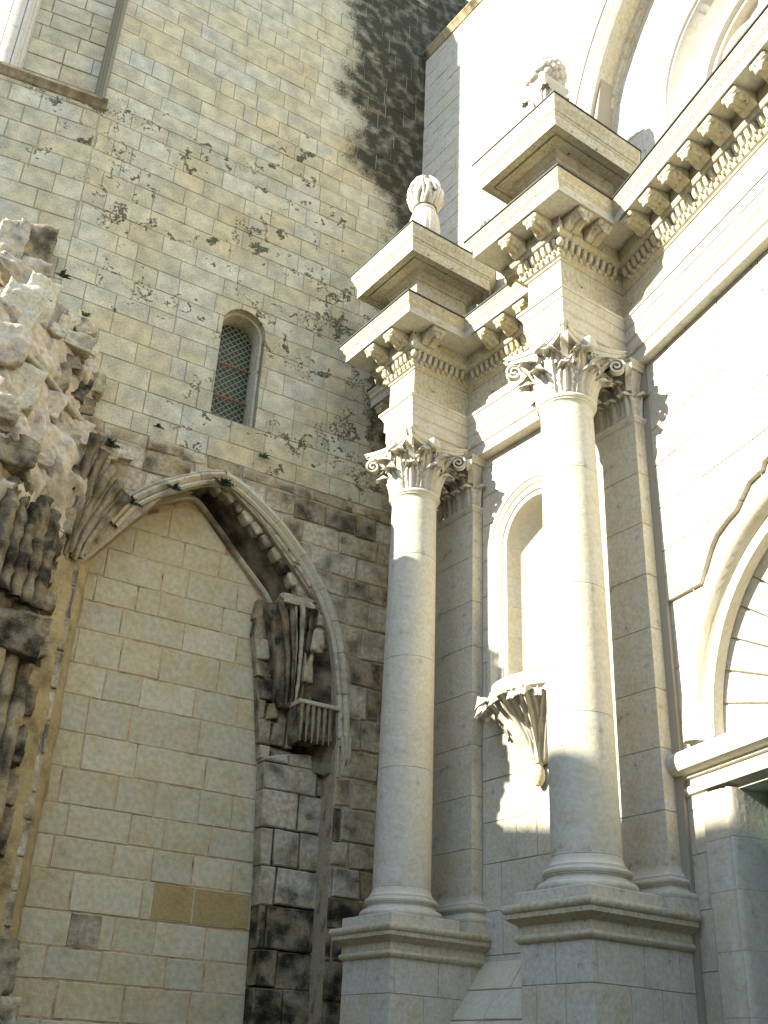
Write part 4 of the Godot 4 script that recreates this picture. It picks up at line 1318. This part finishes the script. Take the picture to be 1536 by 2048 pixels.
func pilaster(t: Node3D, at: Vector3, x: float) -> void:
	var p := node("pilaster", t, at + Vector3(x, 0, 0))
	var hw := 0.345
	var js := [3.26, 3.72, 4.26, 4.80, 5.38, 5.92, 6.46, 7.02, 7.62]
	for i in js.size() - 1:
		var h: float = js[i + 1] - js[i] - 0.004
		part("block", box_mesh(Vector3(hw * 2, h, 0.5), 0.004), M.cleans[rng.randi() % 5], p, Vector3(0, js[i] + h * 0.5 + 0.002, -0.27))
	var path := pv([-hw,-0.3, -hw,-0.02, hw,-0.02, hw,-0.3])
	var bp := PackedVector2Array()
	for i in range(0, BASE.size(), 2): bp.append(Vector2(BASE[i] - 0.291, BASE[i + 1]))
	bp.insert(0, Vector2(0.125, 2.89))
	bp.insert(1, Vector2(0.125, 2.99))
	part("base", sweep_mesh(path, bp), M.clean, p)
	part("astragal", sweep_mesh(path, pv([0.0,7.60, 0.012,7.615, 0.02,7.62, 0.02,7.635, 0.03,7.645, 0.035,7.665, 0.03,7.685, 0.0,7.70])), M.clean, p)
	var c := node("capital", p, Vector3(0, 7.70, 0))
	part("bell", sweep_mesh(path, pv([-0.03,0.0, -0.02,0.4, 0.02,0.54, 0.03,0.56])), M.clean, c)
	part("abacus", sweep_mesh(path, pv([-0.3,0.545, 0.05,0.545, 0.06,0.58, 0.07,0.585, 0.07,0.6, 0.085,0.615, 0.085,0.632, -0.3,0.633])), M.clean, c)
	for k in 4:
		part("leaf", leaf_lo_flat(), M.clean, c, Vector3(-0.27 + k * 0.18, 0.0, -0.035))
	for k in 3:
		part("leaf", leaf_hi_flat(), M.clean, c, Vector3(-0.20 + k * 0.20, 0.0, -0.045))
	for s in [-1.0, 1.0]:
		for y in [[leaf_lo_flat(), 0.0]]:
			part("leaf", y[0], M.clean, c).transform = Transform3D(Basis(Vector3.UP, s * PI / 2), Vector3(s * (hw - 0.02), 0, -0.13))
		part("volute", volute_flat(), M.clean, c).transform = Transform3D(Basis(Vector3.UP, s * PI / 4), Vector3(s * 0.12, 0.0, -0.20))
		part("helix", helix_flat(), M.clean, c).transform = Transform3D(Basis(Vector3.UP, -s * PI * 0.43), Vector3(s * 0.14, 0.02, -0.005))
	var f := part("flower", rough_mesh(132, 5, 0.3, 0.7), M.clean, c)
	f.transform = Transform3D(Basis.from_scale(Vector3(0.12, 0.11, 0.10)), Vector3(0, 0.585, 0.06))

var _flat := {}
func leaf_lo_flat() -> ArrayMesh:
	if not _flat.has("lo"): _flat.lo = leaf_mesh(0.27, 0.19, 0.05, 0.02)
	return _flat.lo
func leaf_hi_flat() -> ArrayMesh:
	if not _flat.has("hi"): _flat.hi = leaf_mesh(0.44, 0.19, 0.06, 0.04)
	return _flat.hi
func volute_flat() -> ArrayMesh:
	if not _flat.has("vo"): _flat.vo = scroll_mesh(0.265, 0.30, 0.395, 0.475, 0.082, 0.075)
	return _flat.vo
func helix_flat() -> ArrayMesh:
	if not _flat.has("he"): _flat.he = scroll_mesh(0.0, 0.30, 0.06, 0.475, 0.055, 0.05, 1.6)
	return _flat.he

func niche(t: Node3D, FB: Transform3D, cx: float) -> void:
	var n := node("niche", t)
	var r := 0.46
	var ys := [5.20, 5.56, 5.92, 6.28, 6.64, 7.0]
	for i in 5:
		var s := st_new()
		var g := []
		for e in [[ys[i], 0.004], [ys[i] + 0.003, 0.0], [ys[i + 1] - 0.003, 0.0], [ys[i + 1], 0.004]]:
			var row := PackedVector3Array()
			for k in 25:
				var a := PI * k / 24.0
				row.append(FB * Vector3(cx - cos(a) * (r + e[1]), e[0], -sin(a) * (r + e[1]) * 0.75))
			g.append(row)
		skin(s, g, [1, 2, 3])
		part("niche_course", done(s), M.cleans[i], n)
	var s2 := st_new()
	var g2 := []
	for i in 13:
		var b := PI / 2 * i / 12.0
		var row := PackedVector3Array()
		for k in 25:
			var a := PI * k / 24.0
			row.append(FB * Vector3(cx - cos(a) * r * cos(b) , 7.0 + r * sin(b), -sin(a) * r * cos(b) * 0.75))
		g2.append(row)
	skin(s2, g2)
	part("niche_head", done(s2), M.clean, n)
	# moulded frame
	var curve := PackedVector2Array([Vector2(cx + r, 5.24)])
	curve.append_array(ring_poly(Vector2(cx, 7.0), r, 0.0, PI, 28))
	curve.append(Vector2(cx - r, 5.24))
	var s3 := st_new()
	sweep_curve(FB, curve, pv([0.0,-0.06, 0.0,0.03, -0.055,0.03, -0.06,0.018, -0.068,0.03, -0.072,0.042, -0.135,0.042, -0.14,0.03, -0.15,0.045, -0.17,0.07, -0.195,0.08, -0.205,0.095, -0.245,0.095, -0.25,-0.02]), s3)
	part("frame", done(s3), M.clean, n)
	# sill with a bowed front, and the leafy corbel under it
	var plan := PackedVector2Array([Vector2(cx - 0.86, -0.1), Vector2(cx - 0.86, 0.10), Vector2(cx - 0.56, 0.10)])
	for k in 17:
		var a := PI - PI * k / 16.0
		plan.append(Vector2(cx + cos(a) * 0.52, 0.10 + sin(a) * 0.34))
	plan.append_array(PackedVector2Array([Vector2(cx + 0.56, 0.10), Vector2(cx + 0.86, 0.10), Vector2(cx + 0.86, -0.1)]))
	var s4 := st_new()
	var g4 := []
	for e in [[-0.06, 5.04], [-0.03, 5.06], [-0.02, 5.09], [0.015, 5.10], [0.028, 5.118], [0.015, 5.137], [-0.01, 5.14], [-0.01, 5.22], [0.0, 5.235], [0.0, 5.25], [-0.3, 5.255]]:
		var row := PackedVector3Array()
		for q in off_path(plan, e[0]): row.append(FB * Vector3(q.x, e[1], q.y))
		g4.append(row)
	skin(s4, g4, [1, 2, 3, 4, 4, 4, 5, 6, 7, 8])
	part("sill", done(s4), M.clean, n)
	part("sill_bed", slab(FB, pv([cx - 0.5, 5.245, cx + 0.5, 5.245, cx + 0.5, 5.252, cx - 0.5, 5.252]), -0.5, 0.1, 0.0), M.clean, n)
	var c := node("corbel", n)
	var cg := []
	for q in [[0.52, 5.06], [0.47, 4.98], [0.36, 4.84], [0.22, 4.66], [0.11, 4.50], [0.06, 4.42]]:
		var row := PackedVector3Array()
		for k in 21:
			var a := PI * k / 20.0
			row.append(FB * Vector3(cx - cos(a) * q[0], q[1], sin(a) * q[0] * 0.85))
		cg.append(row)
	var s5 := st_new()
	skin(s5, cg)
	part("bowl", done(s5), M.clean, c)
	var lm := leaf_mesh(0.80, 0.24, 0.09, 0.10, 2.6)
	var lm2 := leaf_mesh(0.40, 0.20, 0.07, 0.06, 2.6)
	for k in 8:
		var a2 := PI * k / 7.0
		var dv := Vector3(-cos(a2), 0, sin(a2) * 0.85)
		part("leaf", lm2, M.clean, c).transform = Transform3D(FB.basis * Basis(Vector3.UP, atan2(dv.x, dv.z)) * Basis(Vector3(1, 0, 0), 0.50), FB * (Vector3(cx, 4.74, 0) + dv * 0.27))
	for k in 7:
		var a := PI * (k + 0.5) / 7.0
		var dirv := Vector3(-cos(a), 0, sin(a) * 0.85)
		var bas := FB.basis * Basis(Vector3.UP, atan2(dirv.x, dirv.z)) * Basis(Vector3(1, 0, 0), 0.52)
		part("leaf", lm, M.clean, c).transform = Transform3D(bas, FB * (Vector3(cx, 4.44, 0) + dirv * 0.075))
	part("bud", lathe(pv([0.0,4.20, 0.035,4.215, 0.062,4.26, 0.07,4.31, 0.062,4.37, 0.045,4.41, 0.06,4.425, 0.06,4.44, 0.04,4.45]), 14), M.worn, c).position = FB * Vector3(cx, 0, 0.06)

func portal(t: Node3D, I: Transform3D) -> void:
	var F := I * FP
	var W := -0.15
	var FW := F * Transform3D(Basis(), Vector3(0, 0, W))
	var p := node("portal", t)
	var c := Vector2(1.58, 4.27)
	# wall, set back round the arch; the upper stones stand proud and step round the ring
	var hole := PackedVector2Array([Vector2(c.x + 1.84, 0.0)])
	hole.append_array(ring_poly(c, 1.84, 0.0, PI, 36))
	hole.append_array(PackedVector2Array([Vector2(c.x - 1.84, 4.2), Vector2(-0.21, 4.2), Vector2(-0.21, 0.0)]))
	ashlar(p, FW, {"region": pv([-0.70,1.0, 3.9,1.0, 3.9,5.70, -0.70,5.70]), "holes": [ccw(hole)], "ys": PackedFloat32Array([1.0, 1.5, 1.98, 2.46, 2.92, 3.36, 3.72, 4.06, 4.5, 5.0, 5.4, 5.8]), "l0": 0.55, "l1": 0.95, "joint": 0.006, "p1": 0.002, "tilt": 0.002, "jit": 0.001, "ch": 0.003, "mats": M.cleans})
	var steps := pv([-0.70,5.66, 0.02,5.63, 0.06,5.69, 0.20,5.86, 0.40,6.02])
	var up := pv([-0.70,8.36, -0.70,5.66, 0.02,5.63, 0.08,5.72, 0.20,5.89, 0.30,5.99, 0.46,6.06, 0.60,6.10, 0.80,6.27, 0.98,6.30, 1.02,6.36, 1.3,6.42, 1.6,6.44, 2.2,6.36, 3.2,5.9, 3.9,5.7, 3.9,8.36])
	ashlar(p, FW, {"region": up, "ys": PackedFloat32Array([5.5, 6.16, 6.62, 7.1, 7.52, 7.96, 8.4]), "l0": 0.7, "l1": 1.2, "joint": 0.009, "p0": 0.040, "p1": 0.046, "tilt": 0.001, "jit": 0.001, "ch": 0.003, "mats": M.cleans, "name": "upper_stone", "w0": -0.1})
	var st := st_new()
	for r in [[-0.72, 0.0, -0.22, 4.2], [3.4, 0.0, 5.2, 4.2]]:
		slab(FW, pv([r[0], r[1], r[2], r[1], r[2], r[3], r[0], r[3]]), -0.9, -0.006, 0.0, Vector2.ZERO, Rect2(), st)
	var spd := PackedVector2Array([Vector2(5.2, 9.9), Vector2(-0.72, 9.9), Vector2(-0.72, 4.2)])
	var sa := ring_poly(c, 1.93, 0.0, PI, 36)
	sa.reverse()
	spd.append_array(sa)
	spd.append(Vector2(5.2, 4.2))
	slab(FW, spd, -0.9, -0.006, 0.0, Vector2.ZERO, Rect2(), st)
	part("core", done(st), M.joint, p)
	# arch ring: roll and hollow
	var arc := ring_poly(c, 1.82, 0.0, PI, 48)
	var s2 := st_new()
	sweep_curve(FW, arc, pv([0.20,-0.10, 0.20,0.0, 0.17,0.01, 0.16,-0.03, 0.10,-0.04, 0.05,-0.035, 0.03,0.0, 0.02,0.05, -0.02,0.09, -0.07,0.105, -0.12,0.085, -0.145,0.04, -0.15,0.0, -0.19,0.0, -0.19,-0.05]), s2)
	part("arch_ring", done(s2), M.clean, p)
	# fan of tapering ribs in the recessed half-round
	var fan := node("tympanum", p)
	var nr := 18
	for k in nr:
		var a0 := PI * k / nr
		var a1 := PI * (k + 1) / nr - 0.004
		var s := st_new()
		var g := []
		for i in 8:
			var f := i / 7.0
			var r := lerpf(1.66, 0.30, f)
			var w := lerpf(-0.10, -0.85, f)
			var row := PackedVector3Array()
			for j in 7:
				var h: float = [0.0, 0.05, 0.3, 0.5, 0.7, 0.95, 1.0][j]
				var a := lerpf(a1, a0, h)
				var st_ := 0.0 if j > 0 and j < 6 else -0.045 * sin(minf(1.0, f * 4.0 + 0.12) * PI * 0.5)
				row.append(FW * Vector3(c.x + cos(a) * r, c.y + sin(a) * r, w + st_))
			row.append(FW * Vector3(c.x + cos(a0 if a0 < PI / 2 else a0) * r, c.y + sin(a0) * r, w - 0.12))
			row.insert(0, FW * Vector3(c.x + cos(a1) * r, c.y + sin(a1) * r, w - 0.12))
			g.append(row)
		skin(s, g, [], [1, 3, 0, 0, 0, 0, 4, 2])
		part("fan_rib", done(s), M.cleans[k % 5], fan)
	var s6 := st_new()
	var gg := []
	for q in [[1.66, -0.06], [1.64, -0.16], [0.0, -1.0]]:
		var row := PackedVector3Array()
		for k in 37:
			var a := PI * k / 36.0
			row.append(FW * Vector3(c.x + cos(a) * q[0], c.y + sin(a) * q[0], q[1]))
		gg.append(row)
	skin(s6, gg, [1, 2])
	part("fan_bed", done(s6), M.clean, fan)
	# lintel with its rolls
	var lp := PackedVector2Array([fp2(-0.66, W), fp2(-0.2, W), fp2(1.5, W), fp2(3.9, W)])
	var at := I.origin
	part("lintel", sweep_mesh(lp, pv([-0.95,3.80, -0.06,3.80, -0.05,3.83, 0.0,3.835, 0.03,3.85, 0.045,3.88, 0.03,3.915, 0.0,3.93, 0.0,3.985, 0.03,3.99, 0.04,4.015, 0.075,4.02, 0.12,4.04, 0.142,4.08, 0.148,4.12, 0.142,4.16, 0.12,4.195, 0.08,4.215, -0.2,4.28, -1.0,4.29])), M.clean, p, at)
	# jamb, course by course
	var js := [0.0, 0.6, 1.15, 1.66, 2.12, 2.58, 3.02, 3.42, 3.81]
	for i in js.size() - 1:
		var s := st_new()
		var g := []
		var pl := pv([-0.24,-0.02, -0.24,0.04, -0.22,0.05, -0.04,0.05, 0.01,0.04, 0.05,0.02, 0.085,0.045, 0.105,0.03, 0.112,-0.01, 0.115,-0.04, 0.118,-0.10, 0.122,-0.50])
		for y in [js[i] + 0.002, js[i + 1] - 0.002]:
			var row := PackedVector3Array()
			for q in pl: row.append(FW * Vector3(q.x, y, q.y))
			g.append(row)
		skin(s, g, [1], [0, 1, 2, 3, 3, 4, 5, 5, 5, 6, 7])
		part("jamb_stone", done(s), M.cleans[rng.randi() % 5], p)
	# the green door, deep in the opening
	var d := node("door", p)
	for x in [0.12, 1.60]:
		part("leaf", slab(FW, pv([x,0.0, x + 1.46,0.0, x + 1.46,3.68, x,3.68]), -0.42, -0.37, 0.01), M.door, d)
		for e in [[x, x + 0.13], [x + 1.33, x + 1.46]]:
			part("stile", slab(FW, pv([e[0],0.0, e[1],0.0, e[1],3.70, e[0],3.70]), -0.37, -0.315, 0.014), M.door, d)
		for y in [0.12, 1.34, 2.56]:
			part("panel", slab(FW, pv([x + 0.22,y, x + 1.24,y, x + 1.24,y + 1.0, x + 0.22,y + 1.0]), -0.375, -0.35, 0.02), M.door, d)
	part("transom", slab(FW, pv([0.1,3.66, 3.2,3.66, 3.2,3.95, 0.1,3.95]), -0.58, -0.44, 0.0), M.black_in, d)

# ---------------------------------------------------------------- the Gothic wall above
func build_gable() -> void:
	var t := thing("upper_wall", "plain sunlit upper wall with a Gothic arch and rose window above the cornice", "wall", Vector3(-6, 10.0, -0.3))
	var F := Transform3D(Basis(), -t.position) * Transform3D(Basis.IDENTITY, Vector3(0, 0, -0.3))
	var c := Vector2(-2.16, 11.5)
	var ax := -3.9
	var a_end := acos((ax - c.x) / 4.58)
	var arc := ring_poly(c, 4.58, a_end, PI, 30)
	var full := PackedVector2Array()
	for q in arc: full.append(q)
	# mirrored right half
	var hole := PackedVector2Array()
	for i in arc.size(): hole.append(Vector2(2 * ax - arc[arc.size() - 1 - i].x, arc[arc.size() - 1 - i].y))
	for q in arc: hole.append(q)
	hole.append(Vector2(arc[arc.size() - 1].x, 9.5))
	hole.append(Vector2(2 * ax - arc[arc.size() - 1].x, 9.5))
	ashlar(t, F, {"region": pv([-10.4,10.0, -1.0,10.0, -1.0,17.2, -10.4,17.2]), "holes": [ccw(hole)], "ys": courses(10.0, 17.2, 0.28, 0.34), "l0": 0.42, "l1": 0.8, "joint": 0.008, "p1": 0.005, "tilt": 0.005, "ch": 0.004, "mats": M.cleans, "max": 290})
	var st := st_new()
	slab(F, pv([-10.45,10.0, arc[arc.size() - 1].x,10.0, arc[arc.size() - 1].x,11.5, -6.4,13.3, -5.6,14.8, -3.9,16.0, -3.9,17.2, -10.45,17.2]), -0.7, -0.008, 0.0, Vector2.ZERO, Rect2(), st)
	slab(F, pv([-3.9,16.0, -2.2,14.8, -1.3,13.0, -1.2,10.0, -0.5,10.0, -0.5,17.2, -3.9,17.2]), -0.7, -0.008, 0.0, Vector2.ZERO, Rect2(), st)
	part("core", done(st), M.joint, t)
	# coping
	var cp := [Vector2(-0.75, 17.50), Vector2(0.02, 17.34), Vector2(0.09, 17.32), Vector2(0.10, 17.28), Vector2(0.05, 17.23), Vector2(0.02, 17.18), Vector2(-0.2, 17.17)]
	var s0 := st_new()
	var g0 := []
	for q in cp: g0.append(PackedVector3Array([F * Vector3(-10.6, q.y, q.x), F * Vector3(-0.5, q.y, q.x)]))
	skin(s0, g0, [1, 2, 3, 4, 4, 5])
	part("coping", done(s0), M.rubbles[2], t)
	# hood and soffit
	var hood := ring_poly(c, 4.66, a_end, PI, 40)
	hood.append(Vector2(c.x - 4.66, 10.0))
	var s1 := st_new()
	sweep_curve(F, hood, pv([0.08,0.0, 0.08,0.05, 0.05,0.09, 0.0,0.10, -0.02,0.13, -0.05,0.16, -0.085,0.17, -0.085,0.19, -0.10,0.19, -0.10,0.0]), s1)
	var s2 := st_new()
	var g2 := []
	for e in [[4.58, 0.005], [4.58, -0.20], [4.53, -0.22], [4.53, -0.26], [4.50, -0.27], [4.49, -0.34]]:
		var row := PackedVector3Array()
		for q in ring_poly(c, e[0], a_end, PI, 40): row.append(F * Vector3(q.x, q.y, e[1]))
		row.append(F * Vector3(c.x - e[0], 10.0, e[1]))
		g2.append(row)
	skin(s2, g2, [1, 2, 3, 4, 5])
	var ga := node("arch", t)
	part("hood_mould", done(s1), M.clean, ga)
	part("soffit", done(s2), M.worn, ga)
	# tympanum and rose
	var rc := Vector2(-3.88, 12.14)
	var rr := 1.80
	var tym := ring_poly(c, 4.52, a_end, PI, 20)
	tym.append(Vector2(c.x - 4.52, 10.0))
	tym.append(Vector2(-1.6, 10.0))
	tym.append(Vector2(-1.6, 14.0))
	var TF := F * Transform3D(Basis(), Vector3(0, 0, -0.30))
	var rh := ring_poly(rc, rr, 0.0, TAU - 0.1, 40)
	var rose := node("rose_window", t)
	ashlar(t, TF, {"region": tym, "holes": [ccw(rh)], "ys": courses(10.0, 16.0, 0.33, 0.4), "l0": 0.5, "l1": 0.9, "joint": 0.006, "p1": 0.004, "ch": 0.003, "mats": M.cleans, "name": "tympanum_stone"})
	var s3 := st_new()
	var g3 := []
	for e in [[1.86, -0.004], [1.86, 0.03], [1.80, 0.03], [1.79, 0.0], [1.77, -0.01], [1.70, -0.14], [1.52, -0.30], [1.48, -0.30], [1.46, -0.36], [1.42, -0.37], [1.42, -0.5]]:
		var row := PackedVector3Array()
		for k in 96:
			var a := TAU * k / 96.0
			row.append(TF * Vector3(rc.x + cos(a) * e[0], rc.y + sin(a) * e[0], e[1]))
		g3.append(row)
	skin(s3, g3, [1, 2, 3, 4, 5, 5, 6, 7, 8, 9], [], true)
	part("ring", done(s3), M.clean, rose)
	part("plate", slab(TF, ring_poly(rc, 1.44, 0.0, TAU - 0.1, 48), -0.60, -0.50, 0.0), M.clean, rose)
	for k in 9:
		var q := rc if k == 8 else rc + Vector2(cos(k * PI / 4 + 0.25), sin(k * PI / 4 + 0.25)) * 0.97
		var r := 0.52 if k == 8 else 0.36
		var s := st_new()
		var g := []
		for e in [[0.06, -0.50], [0.06, -0.40], [0.02, -0.37], [-0.02, -0.39], [-0.07, -0.49]]:
			var row := PackedVector3Array()
			for m in 32:
				var a := TAU * m / 32.0
				row.append(TF * Vector3(q.x + cos(a) * (r + e[0]), q.y + sin(a) * (r + e[0]), e[1]))
			g.append(row)
		skin(s, g, [], [], true)
		part("tracery_ring", done(s), M.clean, rose)
	# back of the wall
	part("backing", slab(F, pv([-6.7,10.0, -0.5,10.0, -0.5,16.4, -5.2,16.4, -6.7,13.0]), -1.1, -0.95, 0.0), M.joint, t)

# ---------------------------------------------------------------- attic blocks and finials
func build_attic() -> void:
	var t := thing("attic_block", "square moulded block above the cornice carrying the carved fruit finial", "pedestal", Vector3(XR, 10.03, ZC), "blocks standing on the cornice")
	var back := -0.62
	var path := pv([-0.29,back, -0.29,0.29, 0.29,0.29, 0.29,back + 0.10, 0.19,back])
	part("die", sweep_mesh(path, pv([0.05,0.0, 0.05,0.09, 0.03,0.11, 0.0,0.13, 0.0,0.70])), M.worn, t)
	part("cap", sweep_mesh(path, pv([0.0,0.66, 0.014,0.665, 0.02,0.685, 0.014,0.70, 0.03,0.72, 0.06,0.74, 0.075,0.765, 0.20,0.765, 0.205,0.785, 0.225,0.785, 0.23,0.765, 0.30,0.765, 0.302,0.755, 0.322,0.755, 0.322,0.915, 0.332,0.925, 0.332,0.945, 0.348,0.96, 0.352,0.985, 0.362,1.02, 0.382,1.06, 0.392,1.09, 0.392,1.135])), M.worn, t)
	part("lead", sweep_mesh(path, pv([0.389,1.13, 0.404,1.128, 0.404,1.145, 0.0,1.17, -0.27,1.175])), M.lead, t)
	var t2 := t.duplicate()
	t2.name = "attic_block_001"
	add_child(t2)
	t2.position = Vector3(XL, 10.03, ZC)
	t2.set_meta("label", "square moulded block above the cornice carrying the flaming urn")
	# flaming urn
	var u := thing("flaming_urn", "carved stone urn with ribbed body and twisting stone flames", "finial", Vector3(XL + 0.02, 11.19, ZC))
	part("foot", square_lathe(pv([0.20,0.0, 0.20,0.10, 0.15,0.14, 0.10,0.22, 0.10,0.26, 0.0,0.26])), M.clean, u)
	var st := st_new()
	var g := []
	for q in [[0.07, 0.24], [0.09, 0.30], [0.16, 0.42], [0.205, 0.58], [0.215, 0.70], [0.20, 0.84], [0.17, 0.94], [0.135, 1.0]]:
		var row := PackedVector3Array()
		for k in 64:
			var a := TAU * k / 64.0
			var r: float = q[0] * (1.0 + 0.05 * absf(sin(a * 8.0)) - 0.03)
			row.append(Vector3(cos(a) * r, q[1], -sin(a) * r))
		g.append(row)
	skin(st, g, [], [], true)
	part("body", done(st), M.clean, u)
	part("neck", lathe(pv([0.135,0.99, 0.15,1.0, 0.155,1.02, 0.15,1.035, 0.13,1.04, 0.13,1.055, 0.145,1.065, 0.14,1.08, 0.10,1.09]), 28), M.clean, u)
	part("flame_core", lathe(pv([0.10,1.08, 0.19,1.18, 0.22,1.30, 0.20,1.44, 0.12,1.54, 0.0,1.58]), 24), M.clean, u)
	for k in 26:
		var p := PackedVector3Array()
		var r := PackedFloat32Array()
		var a := TAU * k / 26.0
		var top := 1.50 + rng.randf() * 0.17
		var ph := rng.randf() * TAU
		for i in 11:
			var f := i / 10.0
			var rad := 0.10 + 0.145 * sin(PI * minf(1.0, f * 0.90 + 0.10)) - 0.03 * f
			var aa := a + 0.16 * sin(f * 6.0 + ph) + f * 0.25
			p.append(Vector3(cos(aa) * rad, lerpf(1.07, top, f), -sin(aa) * rad))
			r.append(0.034 if f < 0.7 else lerpf(0.034, 0.010, (f - 0.7) / 0.3))
		part("flame", tube(p, r, 6), M.clean, u)
	# fruit finial
	var b := thing("fruit_finial", "carved stone basket heaped with fruit and flowers on a square leafy stem", "finial", Vector3(XR - 0.06, 11.19, ZC + 0.06))
	part("foot", square_lathe(pv([0.22,0.0, 0.22,0.08, 0.18,0.12, 0.14,0.30, 0.12,0.55, 0.13,0.80, 0.17,0.98, 0.20,1.04, 0.20,1.10, 0.0,1.10])), M.clean, b)
	for k in 4:
		var l := part("leaf", leaf_mesh(0.52, 0.18, 0.04, 0.05) if k == 0 else b.get_node("leaf").mesh, M.clean, b)
		l.transform = Transform3D(Basis(Vector3.UP, k * PI / 2 + PI / 4), Vector3(sin(k * PI / 2 + PI / 4) * 0.15, 0.42, cos(k * PI / 2 + PI / 4) * 0.15))
	var fm := [rough_mesh(141, 6, 0.12, 0.95), rough_mesh(142, 6, 0.22, 0.9), rough_mesh(143, 6, 0.08, 1.0)]
	for k in 70:
		var y := 1.0 - 2.0 * (k + 0.5) / 70.0
		var rr := sqrt(1.0 - y * y)
		var a := k * 2.39996
		var f := part("fruit", fm[k % 3], M.clean, b)
		var s := rng.randf_range(0.085, 0.12)
		f.transform = Transform3D(Basis(Vector3.UP, a) * Basis.from_scale(Vector3(s, s, s)), Vector3(cos(a) * rr * 0.20, 1.33 + y * 0.20, sin(a) * rr * 0.20))
	part("heap", ball(0.20, 1, 1, 1), M.clean, b, Vector3(0, 1.33, 0))
	part("stem_core", square_lathe(pv([0.1,1.0, 0.13,1.2, 0.0,1.3])), M.clean, b)

# ---------------------------------------------------------------- plants on the masonry
func build_plants() -> void:
	var L := [[4.15,7.84,0.14,"dark fern tuft rooted in the ledge above the ribs of the ruined pier",1.0], [5.10,9.72,0.34,"dark fern tuft on the shoulder of the ruined pier beside the flush stones",0.9], [3.77,7.26,0.06,"fern hanging at the broken left end of the arch hood",1.0], [3.31,7.60,0.06,"fern in the joint of the hood left of the arch point",0.9], [2.72,7.84,0.06,"tall fern growing at the point of the blocked arch",1.2], [2.22,8.42,0.03,"small fern in the bed joint below the lancet window",0.7], [4.71,9.46,0.12,"pale yellow green moss cushion on top of the broken stones",0.7], [3.60,8.36,0.03,"small fern left of the lancet window in a wide joint",0.6]]
	for i in L.size():
		var e: Array = L[i]
		var t := thing("wall_fern" if i != 6 else "moss_cushion", e[3], "plant", FA * Vector3(e[0], e[1], e[2]), "ferns rooted in the old wall" if i != 6 else "")
		var mat: Material = M.leaf if i != 6 else M.moss
		for k in 15:
			var a := rng.randf_range(-1.5, 1.5)
			var len: float = rng.randf_range(0.09, 0.17) * float(e[4])
			var st := st_new()
			st.set_smooth_group(-1)
			var out := FA.basis.z
			var along := FA.basis.x
			var d := (Vector3.UP * cos(a) * rng.randf_range(0.2, 1.0) + along * sin(a) + out * rng.randf_range(0.3, 0.9)).normalized()
			var sd := d.cross(out).normalized()
			var prev := Vector3.ZERO
			for j in 5:
				var f := (j + 1) / 5.0
				var q := d * len * f + Vector3.DOWN * len * 0.35 * f * f
				var w := len * 0.16 * sin(PI * (0.15 + 0.8 * f))
				quad(st, prev - sd * w * 0.3, q - sd * w, q, prev)
				quad(st, prev, q, q + sd * w, prev + sd * w * 0.3)
				prev = q
			part("frond", done(st), mat, t)

# ---------------------------------------------------------------- unseen houses behind the camera, sized and placed to cut sun and sky light
func build_houses() -> void:
	# centre x, centre z, half length, half depth, eaves height, ridge height, turned, label; first ridge tilted to fit the cast shadow
	var H := [[-10.5, 18.0, 6.0, 4.8, 9.6, 13.75, 11.95, 0.0, "pale house with a low sloping tiled roof facing the church front"], [-24.6, 12.0, 6.0, 5.0, 8.5, 11.2, 11.2, 0.0, "low pale unseen house with a tiled roof, set at the far end of the square to cut sky light"], [2.4, 18.0, 6.8, 4.8, 8.2, 10.8, 10.8, 0.0, "pale terraced house with a level tiled ridge opposite the portal"], [15.0, 9.0, 11.0, 4.5, 8.0, 10.6, 10.6, PI / 2, "unseen pale house with a tiled roof, added to close off sky at the side of the square"]]
	for h in H:
		var hw: float = h[2]
		var hd: float = h[3]
		var ey: float = h[4]
		var ry: float = h[5]
		var rz: float = h[6]
		var t := thing("town_house", h[8], "house", Vector3(h[0], 0, h[1]), "houses across the square")
		t.rotation.y = h[7]
		part("wall", box_mesh(Vector3(hw * 2, ey, hd * 2), 0.02), M.house, t, Vector3(0, ey * 0.5, 0))
		var st := st_new()
		st.set_smooth_group(-1)
		var e := hd + 0.35
		var a := [Vector3(-hw, ey - 0.1, -e), Vector3(hw, ey - 0.1, -e), Vector3(hw, rz, 0), Vector3(-hw, ry, 0), Vector3(hw, ey - 0.1, e), Vector3(-hw, ey - 0.1, e)]
		quad(st, a[0], a[1], a[2], a[3])
		quad(st, a[3], a[2], a[4], a[5])
		st.add_vertex(a[0]); st.add_vertex(a[3]); st.add_vertex(a[5])
		st.add_vertex(a[1]); st.add_vertex(a[4]); st.add_vertex(a[2])
		quad(st, a[0], a[5], a[4], a[1])
		var rf := part("roof", done(st), M.roof, t)
		part("ridge", tube(PackedVector3Array([Vector3(-hw, ry, 0), Vector3(0, (ry + rz) * 0.5, 0), Vector3(hw, rz, 0)]), PackedFloat32Array([0.09, 0.09, 0.09]), 8), M.roof, rf)
		var n := int(hw * 2 / 2.8)
		for fl in int(ey / 3.4):
			for k in n:
				var w := part("window", box_mesh(Vector3(1.1, 1.9, 0.12), 0.01), M.shutter, t, Vector3(-hw + (k + 0.5) * hw * 2 / n, 2.0 + fl * 3.3, -hd - 0.04))
				part("sill", box_mesh(Vector3(1.3, 0.1, 0.2), 0.01), M.house, w, Vector3(0, -1.0, -0.05))
